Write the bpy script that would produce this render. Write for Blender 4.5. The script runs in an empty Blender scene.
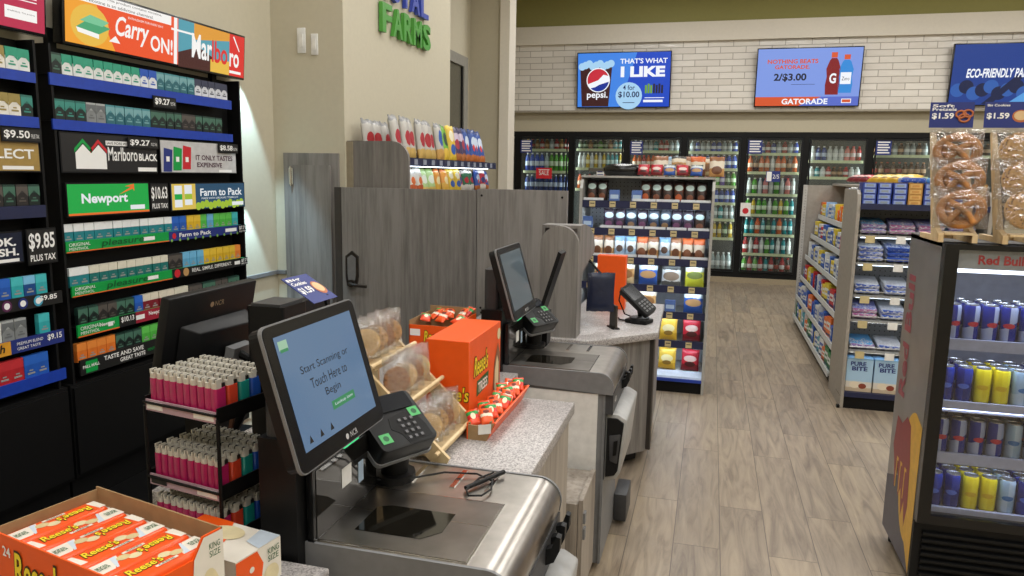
import bpy, bmesh, math, random
from mathutils import Matrix, Vector
random.seed(7)
S = bpy.context.scene
COL = S.collection
R = math.radians
ORD = ['first','second','third','fourth','fifth','sixth','seventh','eighth','ninth','tenth','eleventh','twelfth',
       'thirteenth','fourteenth','fifteenth','sixteenth','seventeenth','eighteenth','nineteenth','twentieth',
       'twenty-first','twenty-second','twenty-third','twenty-fourth','twenty-fifth','twenty-sixth']

# ------------------------------------------------------------------ materials
def lin(h):
    if isinstance(h, str):
        h = h.lstrip('#'); c = [int(h[i:i+2],16)/255 for i in (0,2,4)]
    else: c = list(h)
    return tuple(((x/12.92) if x <= .04045 else ((x+.055)/1.055)**2.4) for x in c) + (1,)
_M = {}
def base_mat(name):
    m = bpy.data.materials.new(name); m.use_nodes = True
    nt = m.node_tree; return m, nt, nt.nodes['Principled BSDF']
def mat(name, col=None, rough=.5, metal=0, var=.08, scale=30, spec=.5, coat=0, bump=0):
    if name in _M: return _M[name]
    m, nt, p = base_mat(name); N = nt.nodes; L = nt.links
    c = lin(col)
    tc = N.new('ShaderNodeTexCoord'); nz = N.new('ShaderNodeTexNoise'); nz.inputs['Scale'].default_value = scale; nz.inputs['Detail'].default_value = 3
    L.new(tc.outputs['Object'], nz.inputs['Vector'])
    rp = N.new('ShaderNodeValToRGB')
    rp.color_ramp.elements[0].position = .3; rp.color_ramp.elements[1].position = .7
    rp.color_ramp.elements[0].color = tuple(x*(1-var) for x in c[:3])+(1,)
    rp.color_ramp.elements[1].color = tuple(min(1,x*(1+var)) for x in c[:3])+(1,)
    L.new(nz.outputs['Fac'], rp.inputs['Fac']); L.new(rp.outputs['Color'], p.inputs['Base Color'])
    p.inputs['Roughness'].default_value = rough; p.inputs['Metallic'].default_value = metal
    p.inputs['Specular IOR Level'].default_value = spec
    if coat: p.inputs['Coat Weight'].default_value = coat; p.inputs['Coat Roughness'].default_value = .1
    if bump:
        b = N.new('ShaderNodeBump'); b.inputs['Strength'].default_value = bump; b.inputs['Distance'].default_value = .01
        L.new(nz.outputs['Fac'], b.inputs['Height']); L.new(b.outputs['Normal'], p.inputs['Normal'])
    _M[name] = m; return m
def em(name, col, st=1.0, rough=.25):
    """a lit screen, lamp or backlit sign"""
    if name in _M: return _M[name]
    m, nt, p = base_mat(name)
    p.inputs['Base Color'].default_value = (.01,.01,.01,1); p.inputs['Roughness'].default_value = rough
    p.inputs['Emission Color'].default_value = lin(col); p.inputs['Emission Strength'].default_value = st
    _M[name] = m; return m
def wood(name, c1, c2, axis='Z', scale=6, rough=.5, stretch=.06):
    if name in _M: return _M[name]
    m, nt, p = base_mat(name); N = nt.nodes; L = nt.links
    tc = N.new('ShaderNodeTexCoord'); mp = N.new('ShaderNodeMapping')
    s = {'X':(stretch,1,1),'Y':(1,stretch,1),'Z':(1,1,stretch)}[axis]
    mp.inputs['Scale'].default_value = tuple(scale*x for x in s)
    L.new(tc.outputs['Object'], mp.inputs['Vector'])
    n1 = N.new('ShaderNodeTexNoise'); n1.inputs['Scale'].default_value = 6; n1.inputs['Detail'].default_value = 6; n1.inputs['Roughness'].default_value=.65
    L.new(mp.outputs['Vector'], n1.inputs['Vector'])
    n2 = N.new('ShaderNodeTexNoise'); n2.inputs['Scale'].default_value = 1.2; n2.inputs['Detail'].default_value = 2
    L.new(mp.outputs['Vector'], n2.inputs['Vector'])
    mx = N.new('ShaderNodeMath'); mx.operation = 'ADD'; L.new(n1.outputs['Fac'], mx.inputs[0])
    m2 = N.new('ShaderNodeMath'); m2.operation = 'MULTIPLY'; m2.inputs[1].default_value = .7; L.new(n2.outputs['Fac'], m2.inputs[0]); L.new(m2.outputs[0], mx.inputs[1])
    rp = N.new('ShaderNodeValToRGB'); e = rp.color_ramp.elements
    e[0].position = .55; e[0].color = lin(c1); e[1].position = 1.12; e[1].position = 1.0; e[1].color = lin(c2)
    L.new(mx.outputs[0], rp.inputs['Fac']); L.new(rp.outputs['Color'], p.inputs['Base Color'])
    p.inputs['Roughness'].default_value = rough
    _M[name] = m; return m
def granite():
    m, nt, p = base_mat('speckled granite'); N = nt.nodes; L = nt.links
    tc = N.new('ShaderNodeTexCoord'); v = N.new('ShaderNodeTexVoronoi'); v.inputs['Scale'].default_value = 260
    L.new(tc.outputs['Object'], v.inputs['Vector'])
    bw = N.new('ShaderNodeRGBToBW'); L.new(v.outputs['Color'], bw.inputs[0])
    rp = N.new('ShaderNodeValToRGB'); e = rp.color_ramp.elements
    e[0].position = .2; e[0].color = lin('#7f7b7a'); e[1].position = .8; e[1].color = lin('#c2bdbb')
    x = e.new(.45); x.color = lin('#a39e9d')
    L.new(bw.outputs[0], rp.inputs['Fac']); L.new(rp.outputs['Color'], p.inputs['Base Color'])
    p.inputs['Roughness'].default_value = .35
    return m
def floor_mat():
    m, nt, p = base_mat('wood look plank tile'); N = nt.nodes; L = nt.links
    tc = N.new('ShaderNodeTexCoord'); sp = N.new('ShaderNodeSeparateXYZ'); cb = N.new('ShaderNodeCombineXYZ')
    L.new(tc.outputs['Object'], sp.inputs[0])
    ax = N.new('ShaderNodeMath'); ax.operation = 'ADD'; ax.inputs[1].default_value = .08; L.new(sp.outputs['X'], ax.inputs[0])
    L.new(sp.outputs['Y'], cb.inputs['X']); L.new(ax.outputs[0], cb.inputs['Y'])
    br = N.new('ShaderNodeTexBrick'); br.offset = .37; br.offset_frequency = 2
    br.inputs['Scale'].default_value = 1; br.inputs['Brick Width'].default_value = 1.2; br.inputs['Row Height'].default_value = .2
    br.inputs['Mortar Size'].default_value = .0022; br.inputs['Mortar Smooth'].default_value = .3; br.inputs['Bias'].default_value = 0
    br.inputs['Color1'].default_value = (0,0,0,1); br.inputs['Color2'].default_value = (1,1,1,1); br.inputs['Mortar'].default_value = (.5,.5,.5,1)
    L.new(cb.outputs[0], br.inputs['Vector'])
    bw = N.new('ShaderNodeRGBToBW'); L.new(br.outputs['Color'], bw.inputs[0])
    # grain: noise stretched along the plank, shifted per plank
    mp = N.new('ShaderNodeMapping'); mp.inputs['Scale'].default_value = (9, 1.0, 1)
    ad = N.new('ShaderNodeVectorMath'); ad.operation = 'ADD'
    sh = N.new('ShaderNodeCombineXYZ'); ml = N.new('ShaderNodeMath'); ml.operation = 'MULTIPLY'; ml.inputs[1].default_value = 7
    L.new(bw.outputs[0], ml.inputs[0]); L.new(ml.outputs[0], sh.inputs['Z']); L.new(ml.outputs[0], sh.inputs['Y'])
    L.new(tc.outputs['Object'], ad.inputs[0]); L.new(sh.outputs[0], ad.inputs[1]); L.new(ad.outputs[0], mp.inputs['Vector'])
    n1 = N.new('ShaderNodeTexNoise'); n1.inputs['Scale'].default_value = 2.2; n1.inputs['Detail'].default_value = 7; n1.inputs['Roughness'].default_value = .62; n1.inputs['Distortion'].default_value = 1.2
    L.new(mp.outputs[0], n1.inputs['Vector'])
    rp = N.new('ShaderNodeValToRGB'); e = rp.color_ramp.elements
    e[0].position = .31; e[0].color = lin('#796c5e'); e[1].position = .70; e[1].color = lin('#a99a84')
    x = e.new(.5); x.color = lin('#978977')
    L.new(n1.outputs['Fac'], rp.inputs['Fac'])
    tint = N.new('ShaderNodeMix'); tint.data_type = 'RGBA'; tint.blend_type = 'MULTIPLY'; tint.inputs[0].default_value = 1
    r2 = N.new('ShaderNodeValToRGB'); r2.color_ramp.elements[0].color = (.80,.80,.82,1); r2.color_ramp.elements[1].color = (1.06,1.04,1.0,1)
    L.new(bw.outputs[0], r2.inputs[0]); L.new(rp.outputs[0], tint.inputs[6]); L.new(r2.outputs[0], tint.inputs[7])
    mo = N.new('ShaderNodeMix'); mo.data_type = 'RGBA'; mo.inputs[7].default_value = lin('#5f5549')
    L.new(br.outputs['Fac'], mo.inputs[0]); L.new(tint.outputs[2], mo.inputs[6]); L.new(mo.outputs[2], p.inputs['Base Color'])
    p.inputs['Roughness'].default_value = .38
    return m
def tile_mat():
    m, nt, p = base_mat('white handmade wall tile'); N = nt.nodes; L = nt.links
    tc = N.new('ShaderNodeTexCoord'); sp = N.new('ShaderNodeSeparateXYZ'); cb = N.new('ShaderNodeCombineXYZ')
    L.new(tc.outputs['Object'], sp.inputs[0]); L.new(sp.outputs['X'], cb.inputs['X']); L.new(sp.outputs['Z'], cb.inputs['Y'])
    br = N.new('ShaderNodeTexBrick'); br.offset = .5
    br.inputs['Scale'].default_value = 1; br.inputs['Brick Width'].default_value = .36; br.inputs['Row Height'].default_value = .092
    br.inputs['Mortar Size'].default_value = .006; br.inputs['Mortar Smooth'].default_value = .6
    br.inputs['Color1'].default_value = lin('#d9d3ca'); br.inputs['Color2'].default_value = lin('#e6e1d9'); br.inputs['Mortar'].default_value = lin('#a8a198')
    L.new(cb.outputs[0], br.inputs['Vector']); L.new(br.outputs['Color'], p.inputs['Base Color'])
    nz = N.new('ShaderNodeTexNoise'); nz.inputs['Scale'].default_value = 14; L.new(tc.outputs['Object'], nz.inputs['Vector'])
    mu = N.new('ShaderNodeMath'); mu.operation = 'SUBTRACT'; L.new(nz.outputs['Fac'], mu.inputs[0]); L.new(br.outputs['Fac'], mu.inputs[1])
    b = N.new('ShaderNodeBump'); b.inputs['Strength'].default_value = .5; b.inputs['Distance'].default_value = .02
    L.new(mu.outputs[0], b.inputs['Height']); L.new(b.outputs['Normal'], p.inputs['Normal'])
    p.inputs['Roughness'].default_value = .25
    return m
def glass(name, tint=(1,1,1), gl=.08, rough=.02, bump=0, scale=60, milk=0, fk=.5):
    if name in _M: return _M[name]
    m = bpy.data.materials.new(name); m.use_nodes = True; nt = m.node_tree; N = nt.nodes; L = nt.links
    N.remove(N['Principled BSDF']); out = N['Material Output']
    t = N.new('ShaderNodeBsdfTransparent'); t.inputs[0].default_value = (*tint,1)
    g = N.new('ShaderNodeBsdfGlossy'); g.inputs['Roughness'].default_value = rough
    mx = N.new('ShaderNodeMixShader')
    fr = N.new('ShaderNodeLayerWeight'); fr.inputs['Blend'].default_value = .35
    ma = N.new('ShaderNodeMath'); ma.operation = 'MULTIPLY_ADD'; ma.inputs[1].default_value = fk; ma.inputs[2].default_value = gl
    L.new(fr.outputs['Fresnel'], ma.inputs[0]); L.new(ma.outputs[0], mx.inputs[0])
    L.new(t.outputs[0], mx.inputs[1]); L.new(g.outputs[0], mx.inputs[2]); L.new(mx.outputs[0], out.inputs['Surface'])
    if milk:
        df = N.new('ShaderNodeBsdfDiffuse'); df.inputs[0].default_value=(.9,.9,.9,1); m4=N.new('ShaderNodeMixShader'); m4.inputs[0].default_value=milk
        L.new(t.outputs[0],m4.inputs[1]); L.new(df.outputs[0],m4.inputs[2]); L.new(m4.outputs[0],mx.inputs[1])
    if bump:
        tc = N.new('ShaderNodeTexCoord'); nz = N.new('ShaderNodeTexNoise'); nz.inputs['Scale'].default_value = scale; nz.inputs['Detail'].default_value = 3
        L.new(tc.outputs['Object'], nz.inputs['Vector'])
        b = N.new('ShaderNodeBump'); b.inputs['Strength'].default_value = min(1,bump); b.inputs['Distance'].default_value = .02 if fk>.4 else .07
        L.new(nz.outputs['Fac'], b.inputs['Height']); L.new(b.outputs['Normal'], g.inputs['Normal']); L.new(b.outputs['Normal'], fr.inputs['Normal'])
    _M[name] = m; return m
def print_mat(name, bands, blob=None, blob2=None, rough=.35, mott=.12, ax='XZ'):
    """printed film or carton: bands [(z0,colour)...] up the height, ellipses (x,z,rx,rz,colour)"""
    if name in _M: return _M[name]
    m, nt, p = base_mat(name); N = nt.nodes; L = nt.links
    tc = N.new('ShaderNodeTexCoord'); sp = N.new('ShaderNodeSeparateXYZ'); L.new(tc.outputs['Generated'], sp.inputs[0])
    nz = N.new('ShaderNodeTexNoise'); nz.inputs['Scale'].default_value = 5; nz.inputs['Detail'].default_value = 2; L.new(tc.outputs['Generated'], nz.inputs['Vector'])
    a = N.new('ShaderNodeMath'); a.operation = 'MULTIPLY_ADD'; a.inputs[1].default_value = mott; L.new(nz.outputs['Fac'], a.inputs[0]); L.new(sp.outputs[ax[1]], a.inputs[2])
    rp = N.new('ShaderNodeValToRGB'); rp.color_ramp.interpolation = 'CONSTANT'; e = rp.color_ramp.elements
    e[0].position = 0; e[0].color = lin(bands[0][1])
    e.remove(e[1])
    for z, c in bands[1:]:
        x = e.new(min(1, z+mott*.5)); x.color = lin(c)
    L.new(a.outputs[0], rp.inputs['Fac']); last = rp.outputs['Color']
    for bl in (blob, blob2):
        if not bl: continue
        bx, bz, rx, rz, c = bl
        def sq(o, ctr, r):
            s = N.new('ShaderNodeMath'); s.operation = 'SUBTRACT'; s.inputs[1].default_value = ctr; L.new(o, s.inputs[0])
            d = N.new('ShaderNodeMath'); d.operation = 'DIVIDE'; d.inputs[1].default_value = r; L.new(s.outputs[0], d.inputs[0])
            q = N.new('ShaderNodeMath'); q.operation = 'POWER'; q.inputs[1].default_value = 2; L.new(d.outputs[0], q.inputs[0])
            return q.outputs[0]
        ad = N.new('ShaderNodeMath'); ad.operation = 'ADD'; L.new(sq(sp.outputs[ax[0]],bx,rx), ad.inputs[0]); L.new(sq(sp.outputs[ax[1]],bz,rz), ad.inputs[1])
        lt = N.new('ShaderNodeMath'); lt.operation = 'LESS_THAN'; lt.inputs[1].default_value = 1; L.new(ad.outputs[0], lt.inputs[0])
        mx = N.new('ShaderNodeMix'); mx.data_type = 'RGBA'; mx.inputs[7].default_value = lin(c)
        L.new(lt.outputs[0], mx.inputs[0]); L.new(last, mx.inputs[6]); last = mx.outputs[2]
    L.new(last, p.inputs['Base Color']); p.inputs['Roughness'].default_value = rough
    _M[name] = m; return m

# ------------------------------------------------------------------ mesh builder
def frame(o, u, v):
    u = Vector(u).normalized(); v = Vector(v).normalized(); n = u.cross(v)
    m = Matrix.Identity(4)
    for i in range(3):
        m[i][0] = u[i]; m[i][1] = v[i]; m[i][2] = n[i]; m[i][3] = o[i]
    return m
def FF(x, y, z): return frame((x,y,z), (1,0,0), (0,0,1))      # faces -Y
def FR(x, y, z): return frame((x,y,z), (0,1,0), (0,0,1))      # faces +X
_TXT = {}
def text_geo(s, bold=0, shear=0):
    k = (s, bold, shear)
    if k in _TXT: return _TXT[k]
    c = bpy.data.curves.new('t', 'FONT'); c.body = s; c.size = 1; c.resolution_u = 3; c.offset = bold; c.shear = shear
    o = bpy.data.objects.new('t', c); COL.objects.link(o)
    bpy.context.view_layer.update()
    me = bpy.data.meshes.new_from_object(o.evaluated_get(bpy.context.evaluated_depsgraph_get()))
    vs = [v.co.copy() for v in me.vertices]; fs = [tuple(p.vertices) for p in me.polygons]
    bpy.data.objects.remove(o); bpy.data.curves.remove(c); bpy.data.meshes.remove(me)
    x0 = min(v.x for v in vs); x1 = max(v.x for v in vs); y0 = min(v.y for v in vs); y1 = max(v.y for v in vs)
    vs = [((v.x-x0)/(x1-x0), (v.y-y0)/(y1-y0)) for v in vs]
    _TXT[k] = (vs, fs, (x1-x0), (y1-y0)); return _TXT[k]
class B:
    def __init__(s, M=None): s.v=[]; s.f=[]; s.m=[]; s.sm=[]; s.M = M or Matrix.Identity(4)
    def add(s, vs, fs, m=0, smooth=False):
        o = len(s.v); s.v += [s.M @ Vector(q) for q in vs]
        for f in fs: s.f.append([i+o for i in f]); s.m.append(m); s.sm.append(smooth)
        return s
    def box(s, x0,x1,y0,y1,z0,z1, m=0):
        return s.add([(x0,y0,z0),(x1,y0,z0),(x1,y1,z0),(x0,y1,z0),(x0,y0,z1),(x1,y0,z1),(x1,y1,z1),(x0,y1,z1)],
              [(0,3,2,1),(4,5,6,7),(0,1,5,4),(1,2,6,5),(2,3,7,6),(3,0,4,7)], m)
    def rbox(s, x0,x1,y0,y1,z0,z1, r=.01, m=0, n=3, axis='Z'):
        """box with its four edges along axis rounded"""
        a0,a1,b0,b1 = {'Z':(x0,x1,y0,y1),'Y':(x0,x1,z0,z1),'X':(y0,y1,z0,z1)}[axis]
        P = rrect(a0,a1,b0,b1,r,n); c0,c1 = {'Z':(z0,z1),'Y':(y0,y1),'X':(x0,x1)}[axis]
        return s.prism(P, axis, c0, c1, m)
    def prism(s, P, axis, a, b, m=0, smooth=False):
        g = {'Z':lambda p,c:(p[0],p[1],c),'Y':lambda p,c:(p[0],c,p[1]),'X':lambda p,c:(c,p[0],p[1])}[axis]
        n = len(P); ar = sum(P[i][0]*P[(i+1)%n][1]-P[(i+1)%n][0]*P[i][1] for i in range(n))
        if (ar < 0) != (axis == 'Y'): P = P[::-1]
        vs = [g(p,a) for p in P]+[g(p,b) for p in P]
        s.add(vs, [tuple(range(n))[::-1], tuple(range(n,2*n))], m)
        o = len(s.v)-2*n
        for i in range(n):
            j=(i+1)%n; s.f.append([o+i,o+j,o+n+j,o+n+i]); s.m.append(m); s.sm.append(smooth)
        return s
    def cyl(s, p0, p1, r0, r1=None, n=12, m=0, cap=True):
        r1 = r0 if r1 is None else r1
        p0=Vector(p0); p1=Vector(p1); d=(p1-p0).normalized(); a = d.orthogonal().normalized(); b = d.cross(a)
        vs=[]
        for p,r in ((p0,r0),(p1,r1)):
            for i in range(n):
                t=2*math.pi*i/n; vs.append(p+a*(r*math.cos(t))+b*(r*math.sin(t)))
        s.add(vs, [(i,(i+1)%n,n+(i+1)%n,n+i) for i in range(n)], m, True)
        if cap:
            o=len(s.v)-2*n
            s.f += [[o+i for i in range(n)][::-1],[o+n+i for i in range(n)]]; s.m += [m,m]; s.sm += [False,False]
        return s
    def lathe(s, prof, c=(0,0,0), n=14, m=0, mats=None, sq=1.0):
        k=len(prof); vs=[(c[0]+r*math.cos(2*math.pi*i/n), c[1]+sq*r*math.sin(2*math.pi*i/n), c[2]+z) for r,z in prof for i in range(n)]
        o=len(s.v); s.v += [s.M @ Vector(q) for q in vs]
        for j in range(k-1):
            for i in range(n):
                s.f.append([o+j*n+i,o+j*n+(i+1)%n,o+(j+1)*n+(i+1)%n,o+(j+1)*n+i]); s.m.append(mats[j] if mats else m); s.sm.append(True)
        s.f += [[o+i for i in range(n)][::-1],[o+(k-1)*n+i for i in range(n)]]
        s.m += [mats[0] if mats else m, mats[-1] if mats else m]; s.sm += [False,False]
        return s
    def tube(s, pts, r, n=8, m=0):
        pts=[Vector(p) for p in pts]; rings=[]; up=None
        for i,p in enumerate(pts):
            d=(pts[min(i+1,len(pts)-1)]-pts[max(i-1,0)]).normalized()
            a = d.orthogonal().normalized() if up is None else (up-d*up.dot(d)).normalized()
            up=a; b=d.cross(a); rings.append([p+a*(r*math.cos(2*math.pi*k/n))+b*(r*math.sin(2*math.pi*k/n)) for k in range(n)])
        vs=[q for g in rings for q in g]; L=len(pts)
        fs=[(i*n+k,i*n+(k+1)%n,(i+1)*n+(k+1)%n,(i+1)*n+k) for i in range(L-1) for k in range(n)]
        s.add(vs,fs,m,True); o=len(s.v)-len(vs)
        s.f += [[o+k for k in range(n)][::-1],[o+(L-1)*n+k for k in range(n)]]; s.m+=[m,m]; s.sm+=[False,False]
        return s
    def sphere(s, c, r, m=0, n=12, k=8, sc=(1,1,1)):
        vs=[]; 
        for j in range(k+1):
            t=math.pi*j/k
            for i in range(n):
                a=2*math.pi*i/n; vs.append((c[0]+sc[0]*r*math.sin(t)*math.cos(a), c[1]+sc[1]*r*math.sin(t)*math.sin(a), c[2]-sc[2]*r*math.cos(t)))
        return s.add(vs,[(j*n+i,j*n+(i+1)%n,(j+1)*n+(i+1)%n,(j+1)*n+i) for j in range(k) for i in range(n)],m,True)
    # flat print in the current frame: u right, v up, d out
    def rect(s, u0,u1,v0,v1, m=0, d=.0009): return s.add([(u0,v0,d),(u1,v0,d),(u1,v1,d),(u0,v1,d)],[(0,1,2,3)],m)
    def poly(s, P, m=0, d=.0011): return s.add([(x,y,d) for x,y in P],[tuple(range(len(P)))],m)
    def disc(s, u,v,r, m=0, d=.0011, ry=None, n=24, a0=0, a1=360):
        ry = ry or r
        P=[(u+r*math.cos(R(a0+(a1-a0)*i/n)), v+ry*math.sin(R(a0+(a1-a0)*i/n))) for i in range(n+(0 if a1-a0==360 else 1))]
        return s.poly(P,m,d)
    def text(s, t, u0,v0,w=None,h=None, m=0, d=.0014, bold=0, shear=0, al='L'):
        vs,fs,W,H = text_geo(t,bold,shear)
        if w is None: w = h*W/H
        if h is None: h = w*H/W
        if al=='C': u0 -= w/2
        if al=='R': u0 -= w
        return s.add([(u0+x*w, v0+y*h, d) for x,y in vs], fs, m)
    def build(s, name, mats, parent=None, bevel=0, seg=2, angle=40):
        me = bpy.data.meshes.new(name); me.from_pydata([tuple(v) for v in s.v], [], s.f)
        if not isinstance(mats,(list,tuple)): mats=[mats]
        for m in mats: me.materials.append(m)
        me.polygons.foreach_set('material_index', s.m); me.polygons.foreach_set('use_smooth', s.sm)
        if bevel:
            bm = bmesh.new(); bm.from_mesh(me)
            bmesh.ops.remove_doubles(bm, verts=bm.verts, dist=1e-6)
            eds=[e for e in bm.edges if len(e.link_faces)==2 and e.calc_face_angle(0)>R(30)]
            bmesh.ops.bevel(bm, geom=eds, offset=bevel, segments=seg, profile=.5, affect='EDGES', clamp_overlap=True)
            bm.to_mesh(me); bm.free()
            me.polygons.foreach_set('use_smooth', [True]*len(me.polygons))
        if any(p.use_smooth for p in me.polygons):
            me.set_sharp_from_angle(angle=R(angle))
        me.update()
        o = bpy.data.objects.new(name, me); COL.objects.link(o)
        if parent: o.parent = parent
        return o
def rrect(a0,a1,b0,b1,r,n=3):
    P=[]
    for cx,cy,t in ((a1-r,b1-r,0),(a0+r,b1-r,90),(a0+r,b0+r,180),(a1-r,b0+r,270)):
        for i in range(n+1):
            a=R(t+90*i/n); P.append((cx+r*math.cos(a), cy+r*math.sin(a)))
    return P
def tag(o, label, cat, group=None):
    o['label']=label; o['category']=cat
    if group: o['group']=group
    return o
def thing(name, label, cat, loc=(0,0,0), rz=0, group=None, rot=None):
    o = bpy.data.objects.new(name, None); COL.objects.link(o); o.empty_display_size=.05
    o.location=loc; o.rotation_euler = rot if rot else (0,0,rz)
    return tag(o,label,cat,group)
def struct(name, b, m, **k):
    o=b.build(name,m,**k); o['kind']='structure'; return o
KIDS={}
def dup(root, loc, rot=(0,0,0), label=None, group=None):
    if root.name not in KIDS: KIDS[root.name]=[(c,list(c.children)) for c in root.children]
    r=root.copy(); COL.objects.link(r); r.location=loc; r.rotation_euler=rot
    if label: r['label']=label
    if group: r['group']=group
    for ch,gc in KIDS[root.name]:
        c=ch.copy(); COL.objects.link(c); c.parent=r
        for g in gc:
            d=g.copy(); COL.objects.link(d); d.parent=c
    return r
class Proto:
    """first call places the prototype itself, later calls copy it"""
    def __init__(s, root): s.r=root; s.used=False; KIDS[root.name]=[(c,list(c.children)) for c in root.children]
    def put(s, loc, rot, label, group):
        if not s.used:
            s.used=True; s.r.location=loc; s.r.rotation_euler=rot; s.r['label']=label
            if group: s.r['group']=group
            return s.r
        return dup(s.r, loc, rot, label, group)

# common materials
BLK = mat('matte black metal','#0a0a0b',.55,spec=.25); BLKG = mat('gloss black plastic','#0b0c0e',.22,spec=.5)
BLKP = mat('black plastic','#0f1012',.45,spec=.3); DGR = mat('dark grey plastic','#3a3b3e',.45); MGR = mat('mid grey plastic','#77787a',.45)
LGR = mat('light grey plastic','#b9bab9',.45); WHT = mat('white enamel','#e4e4e2',.4); STEEL = mat('brushed steel','#b4afa8',.3,1,var=.12,scale=18)
DSTEEL = mat('worn steel','#8d8882',.34,1,var=.2,scale=9)
CHR = mat('chrome','#cfcdc9',.18,1)
NAVY = mat('navy shelf strip','#1f2547',.45); BLUE = mat('blue price rail','#1c3fa8',.35)
GWOOD = wood('grey laminate wood','#605d5b','#8f8b88','Z',7,.5)
GWOODL = wood('pale grey laminate wood','#7d746b','#aca398','Z',7,.5)
PINE = wood('raw pine wood','#c9a877','#e2cba1','Z',9,.6)
PAPER = mat('white paper','#e9e8e4',.6); KRAFT = mat('brown cardboard','#9a7d58',.75,var=.12)
ORG = mat('bright orange carton','#ee5a14',.4,var=.03); ORG2 = mat('orange wrapper','#f0561a',.28,var=.05)
INKW = mat('white ink','#f2f2f0',.5,var=.01); INKK = mat('black ink','#141414',.5,var=.01); INKY = mat('yellow ink','#f6d92c',.5,var=.02)
INKB = mat('brown ink','#3a2416',.5,var=.02); INKG = mat('green ink','#1e9a4a',.5,var=.02); INKR = mat('red ink','#c8202c',.5,var=.02)
INKN = mat('navy ink','#1f2f7a',.5,var=.02); CREAM = mat('cream ink','#e9dcb6',.5,var=.03); PALE=mat('pale blue ink','#b9cfe6',.5,var=.03)

# ------------------------------------------------------------------ camera, light
cam = bpy.data.cameras.new('camera'); co = bpy.data.objects.new('camera', cam); COL.objects.link(co); S.camera = co
cam.sensor_width = 36; cam.lens = 26.1; cam.clip_start=.05
r_=(.96576,.25883,.01764); u_=(-.05639,.14306,.98811); f_=(-.25323,.95527,-.15276)
mm = Matrix.Identity(4)
for i in range(3): mm[i][0]=r_[i]; mm[i][1]=u_[i]; mm[i][2]=-f_[i]
mm.translation = (0,0,1.6); co.matrix_world = mm
S.view_settings.view_transform='Standard'; S.view_settings.look='None'; S.view_settings.gamma=1; S.view_settings.use_curve_mapping=False
S.view_settings.exposure = 0.0
S.cycles.use_denoising = True; S.cycles.max_bounces = 8; S.cycles.transparent_max_bounces = 16
S.cycles.caustics_reflective=False; S.cycles.caustics_refractive=False; S.cycles.sample_clamp_indirect = 4
w = bpy.data.worlds.new('store air'); S.world = w; w.use_nodes=True
w.node_tree.nodes['Background'].inputs[0].default_value=(.9,.88,.84,1); w.node_tree.nodes['Background'].inputs[1].default_value=.1
def area(loc, sx, sy, e, col=(1,.95,.86), d=(0,0,-1), spread=180):
    l=bpy.data.lights.new('lamp','AREA'); l.shape='RECTANGLE'; l.size=sx; l.size_y=sy; l.energy=e; l.color=col; l.spread=R(spread)
    o=bpy.data.objects.new('lamp',l); COL.objects.link(o); o.location=loc
    o.rotation_euler = Vector(d).to_track_quat('-Z','Y').to_euler(); return o
for x in (-.9,1.5,3.9):
    for y in (-1.6,1.2,4.0,6.8,9.6):
        area((x,y,4.36),1.2,.6,41,(1,.985,.955))

# ------------------------------------------------------------------ room shell
BEIGE = mat('cream wall paint','#c6bfaa',.7,var=.02); BEIGE2 = mat('beige wall paint','#b8b09a',.7,var=.02); OLIVE = mat('olive wall paint','#8f8a4f',.7,var=.02)
WBEAM = mat('off white beam paint','#ddd6c8',.6,var=.02); CEIL = mat('white ceiling tile','#dcdad4',.8); 
struct('floor', B().box(-5,5.2,-3,12.8,-.1,0), floor_mat())
struct('ceiling', B().box(-5,5.2,-3,12.8,4.4,4.5), CEIL)
struct('wall_right', B().box(5.1,5.2,-3,12.8,0,4.4), BEIGE)
struct('wall_near', B().box(-5,5.2,-3.1,-3,0,4.4), BEIGE)
struct('wall_left', B().box(-3.0,-2.9,-3,4.55,0,4.4), BEIGE)
struct('wall_pillar', B().box(-3.1,-2.37,4.55,6.6,0,4.4), BEIGE)
struct('wall_recess', B().box(-3.12,-3.02,6.6,9.15,0,4.4), BEIGE)
struct('wall_corner', B().box(-3.4,-2.62,9.15,9.4,0,4.4), BEIGE2)
struct('trim_1', B().box(-2.62,-2.5,9.1,9.4,0,4.4), WBEAM)
struct('wall_side', B().box(-3.5,-3.4,9.15,12.8,0,4.4), BEIGE)
struct('trim_2', B().box(-2.905,-2.885,4.12,4.55,.88,.905).box(-2.9,-2.83,4.53,4.552,.88,.905), MGR)
t = struct('door_1', B().box(-3.021,-3.0,7.9,8.78,0,2.86,0), [mat('dark door glass','#5c5a50',.2)])
o = B().box(-3.02,-2.97,8.78,8.92,0,2.98).box(-3.02,-2.97,7.76,7.9,0,2.98).box(-3.02,-2.97,7.9,8.78,2.86,2.98).build('door_frame', mat('grey door frame','#8f8d86',.5), t)
o = B().box(-3.0,-2.985,8.74,8.78,0,2.86).build('door_edge', BLK, t)
struct('wall_back', B().box(-3.4,5.1,11.75,12.8,3.84,4.4,0).box(-3.4,5.1,11.83,12.8,2.27,2.6,1).box(-3.4,5.1,12.7,12.8,0,2.27,1)
       .box(-3.4,-3.15,11.83,12.7,0,2.27,1).box(3.98,5.1,11.83,12.7,0,2.27,1), [OLIVE,BEIGE2])
struct('wall_tile_band', B().box(-3.4,5.1,11.75,12.8,2.58,3.6), tile_mat())
struct('trim_3', B().box(-3.4,5.1,11.68,11.75,3.58,3.85), WBEAM)
struct('trim_4', B().box(-3.4,5.1,11.70,11.75,2.555,2.585), mat('ledge paint','#9a9384',.6))
struct('baseboard_back', B().box(-3.15,3.98,11.80,11.9,0,.08), mat('tan kick board','#9c8f77',.6))

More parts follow.
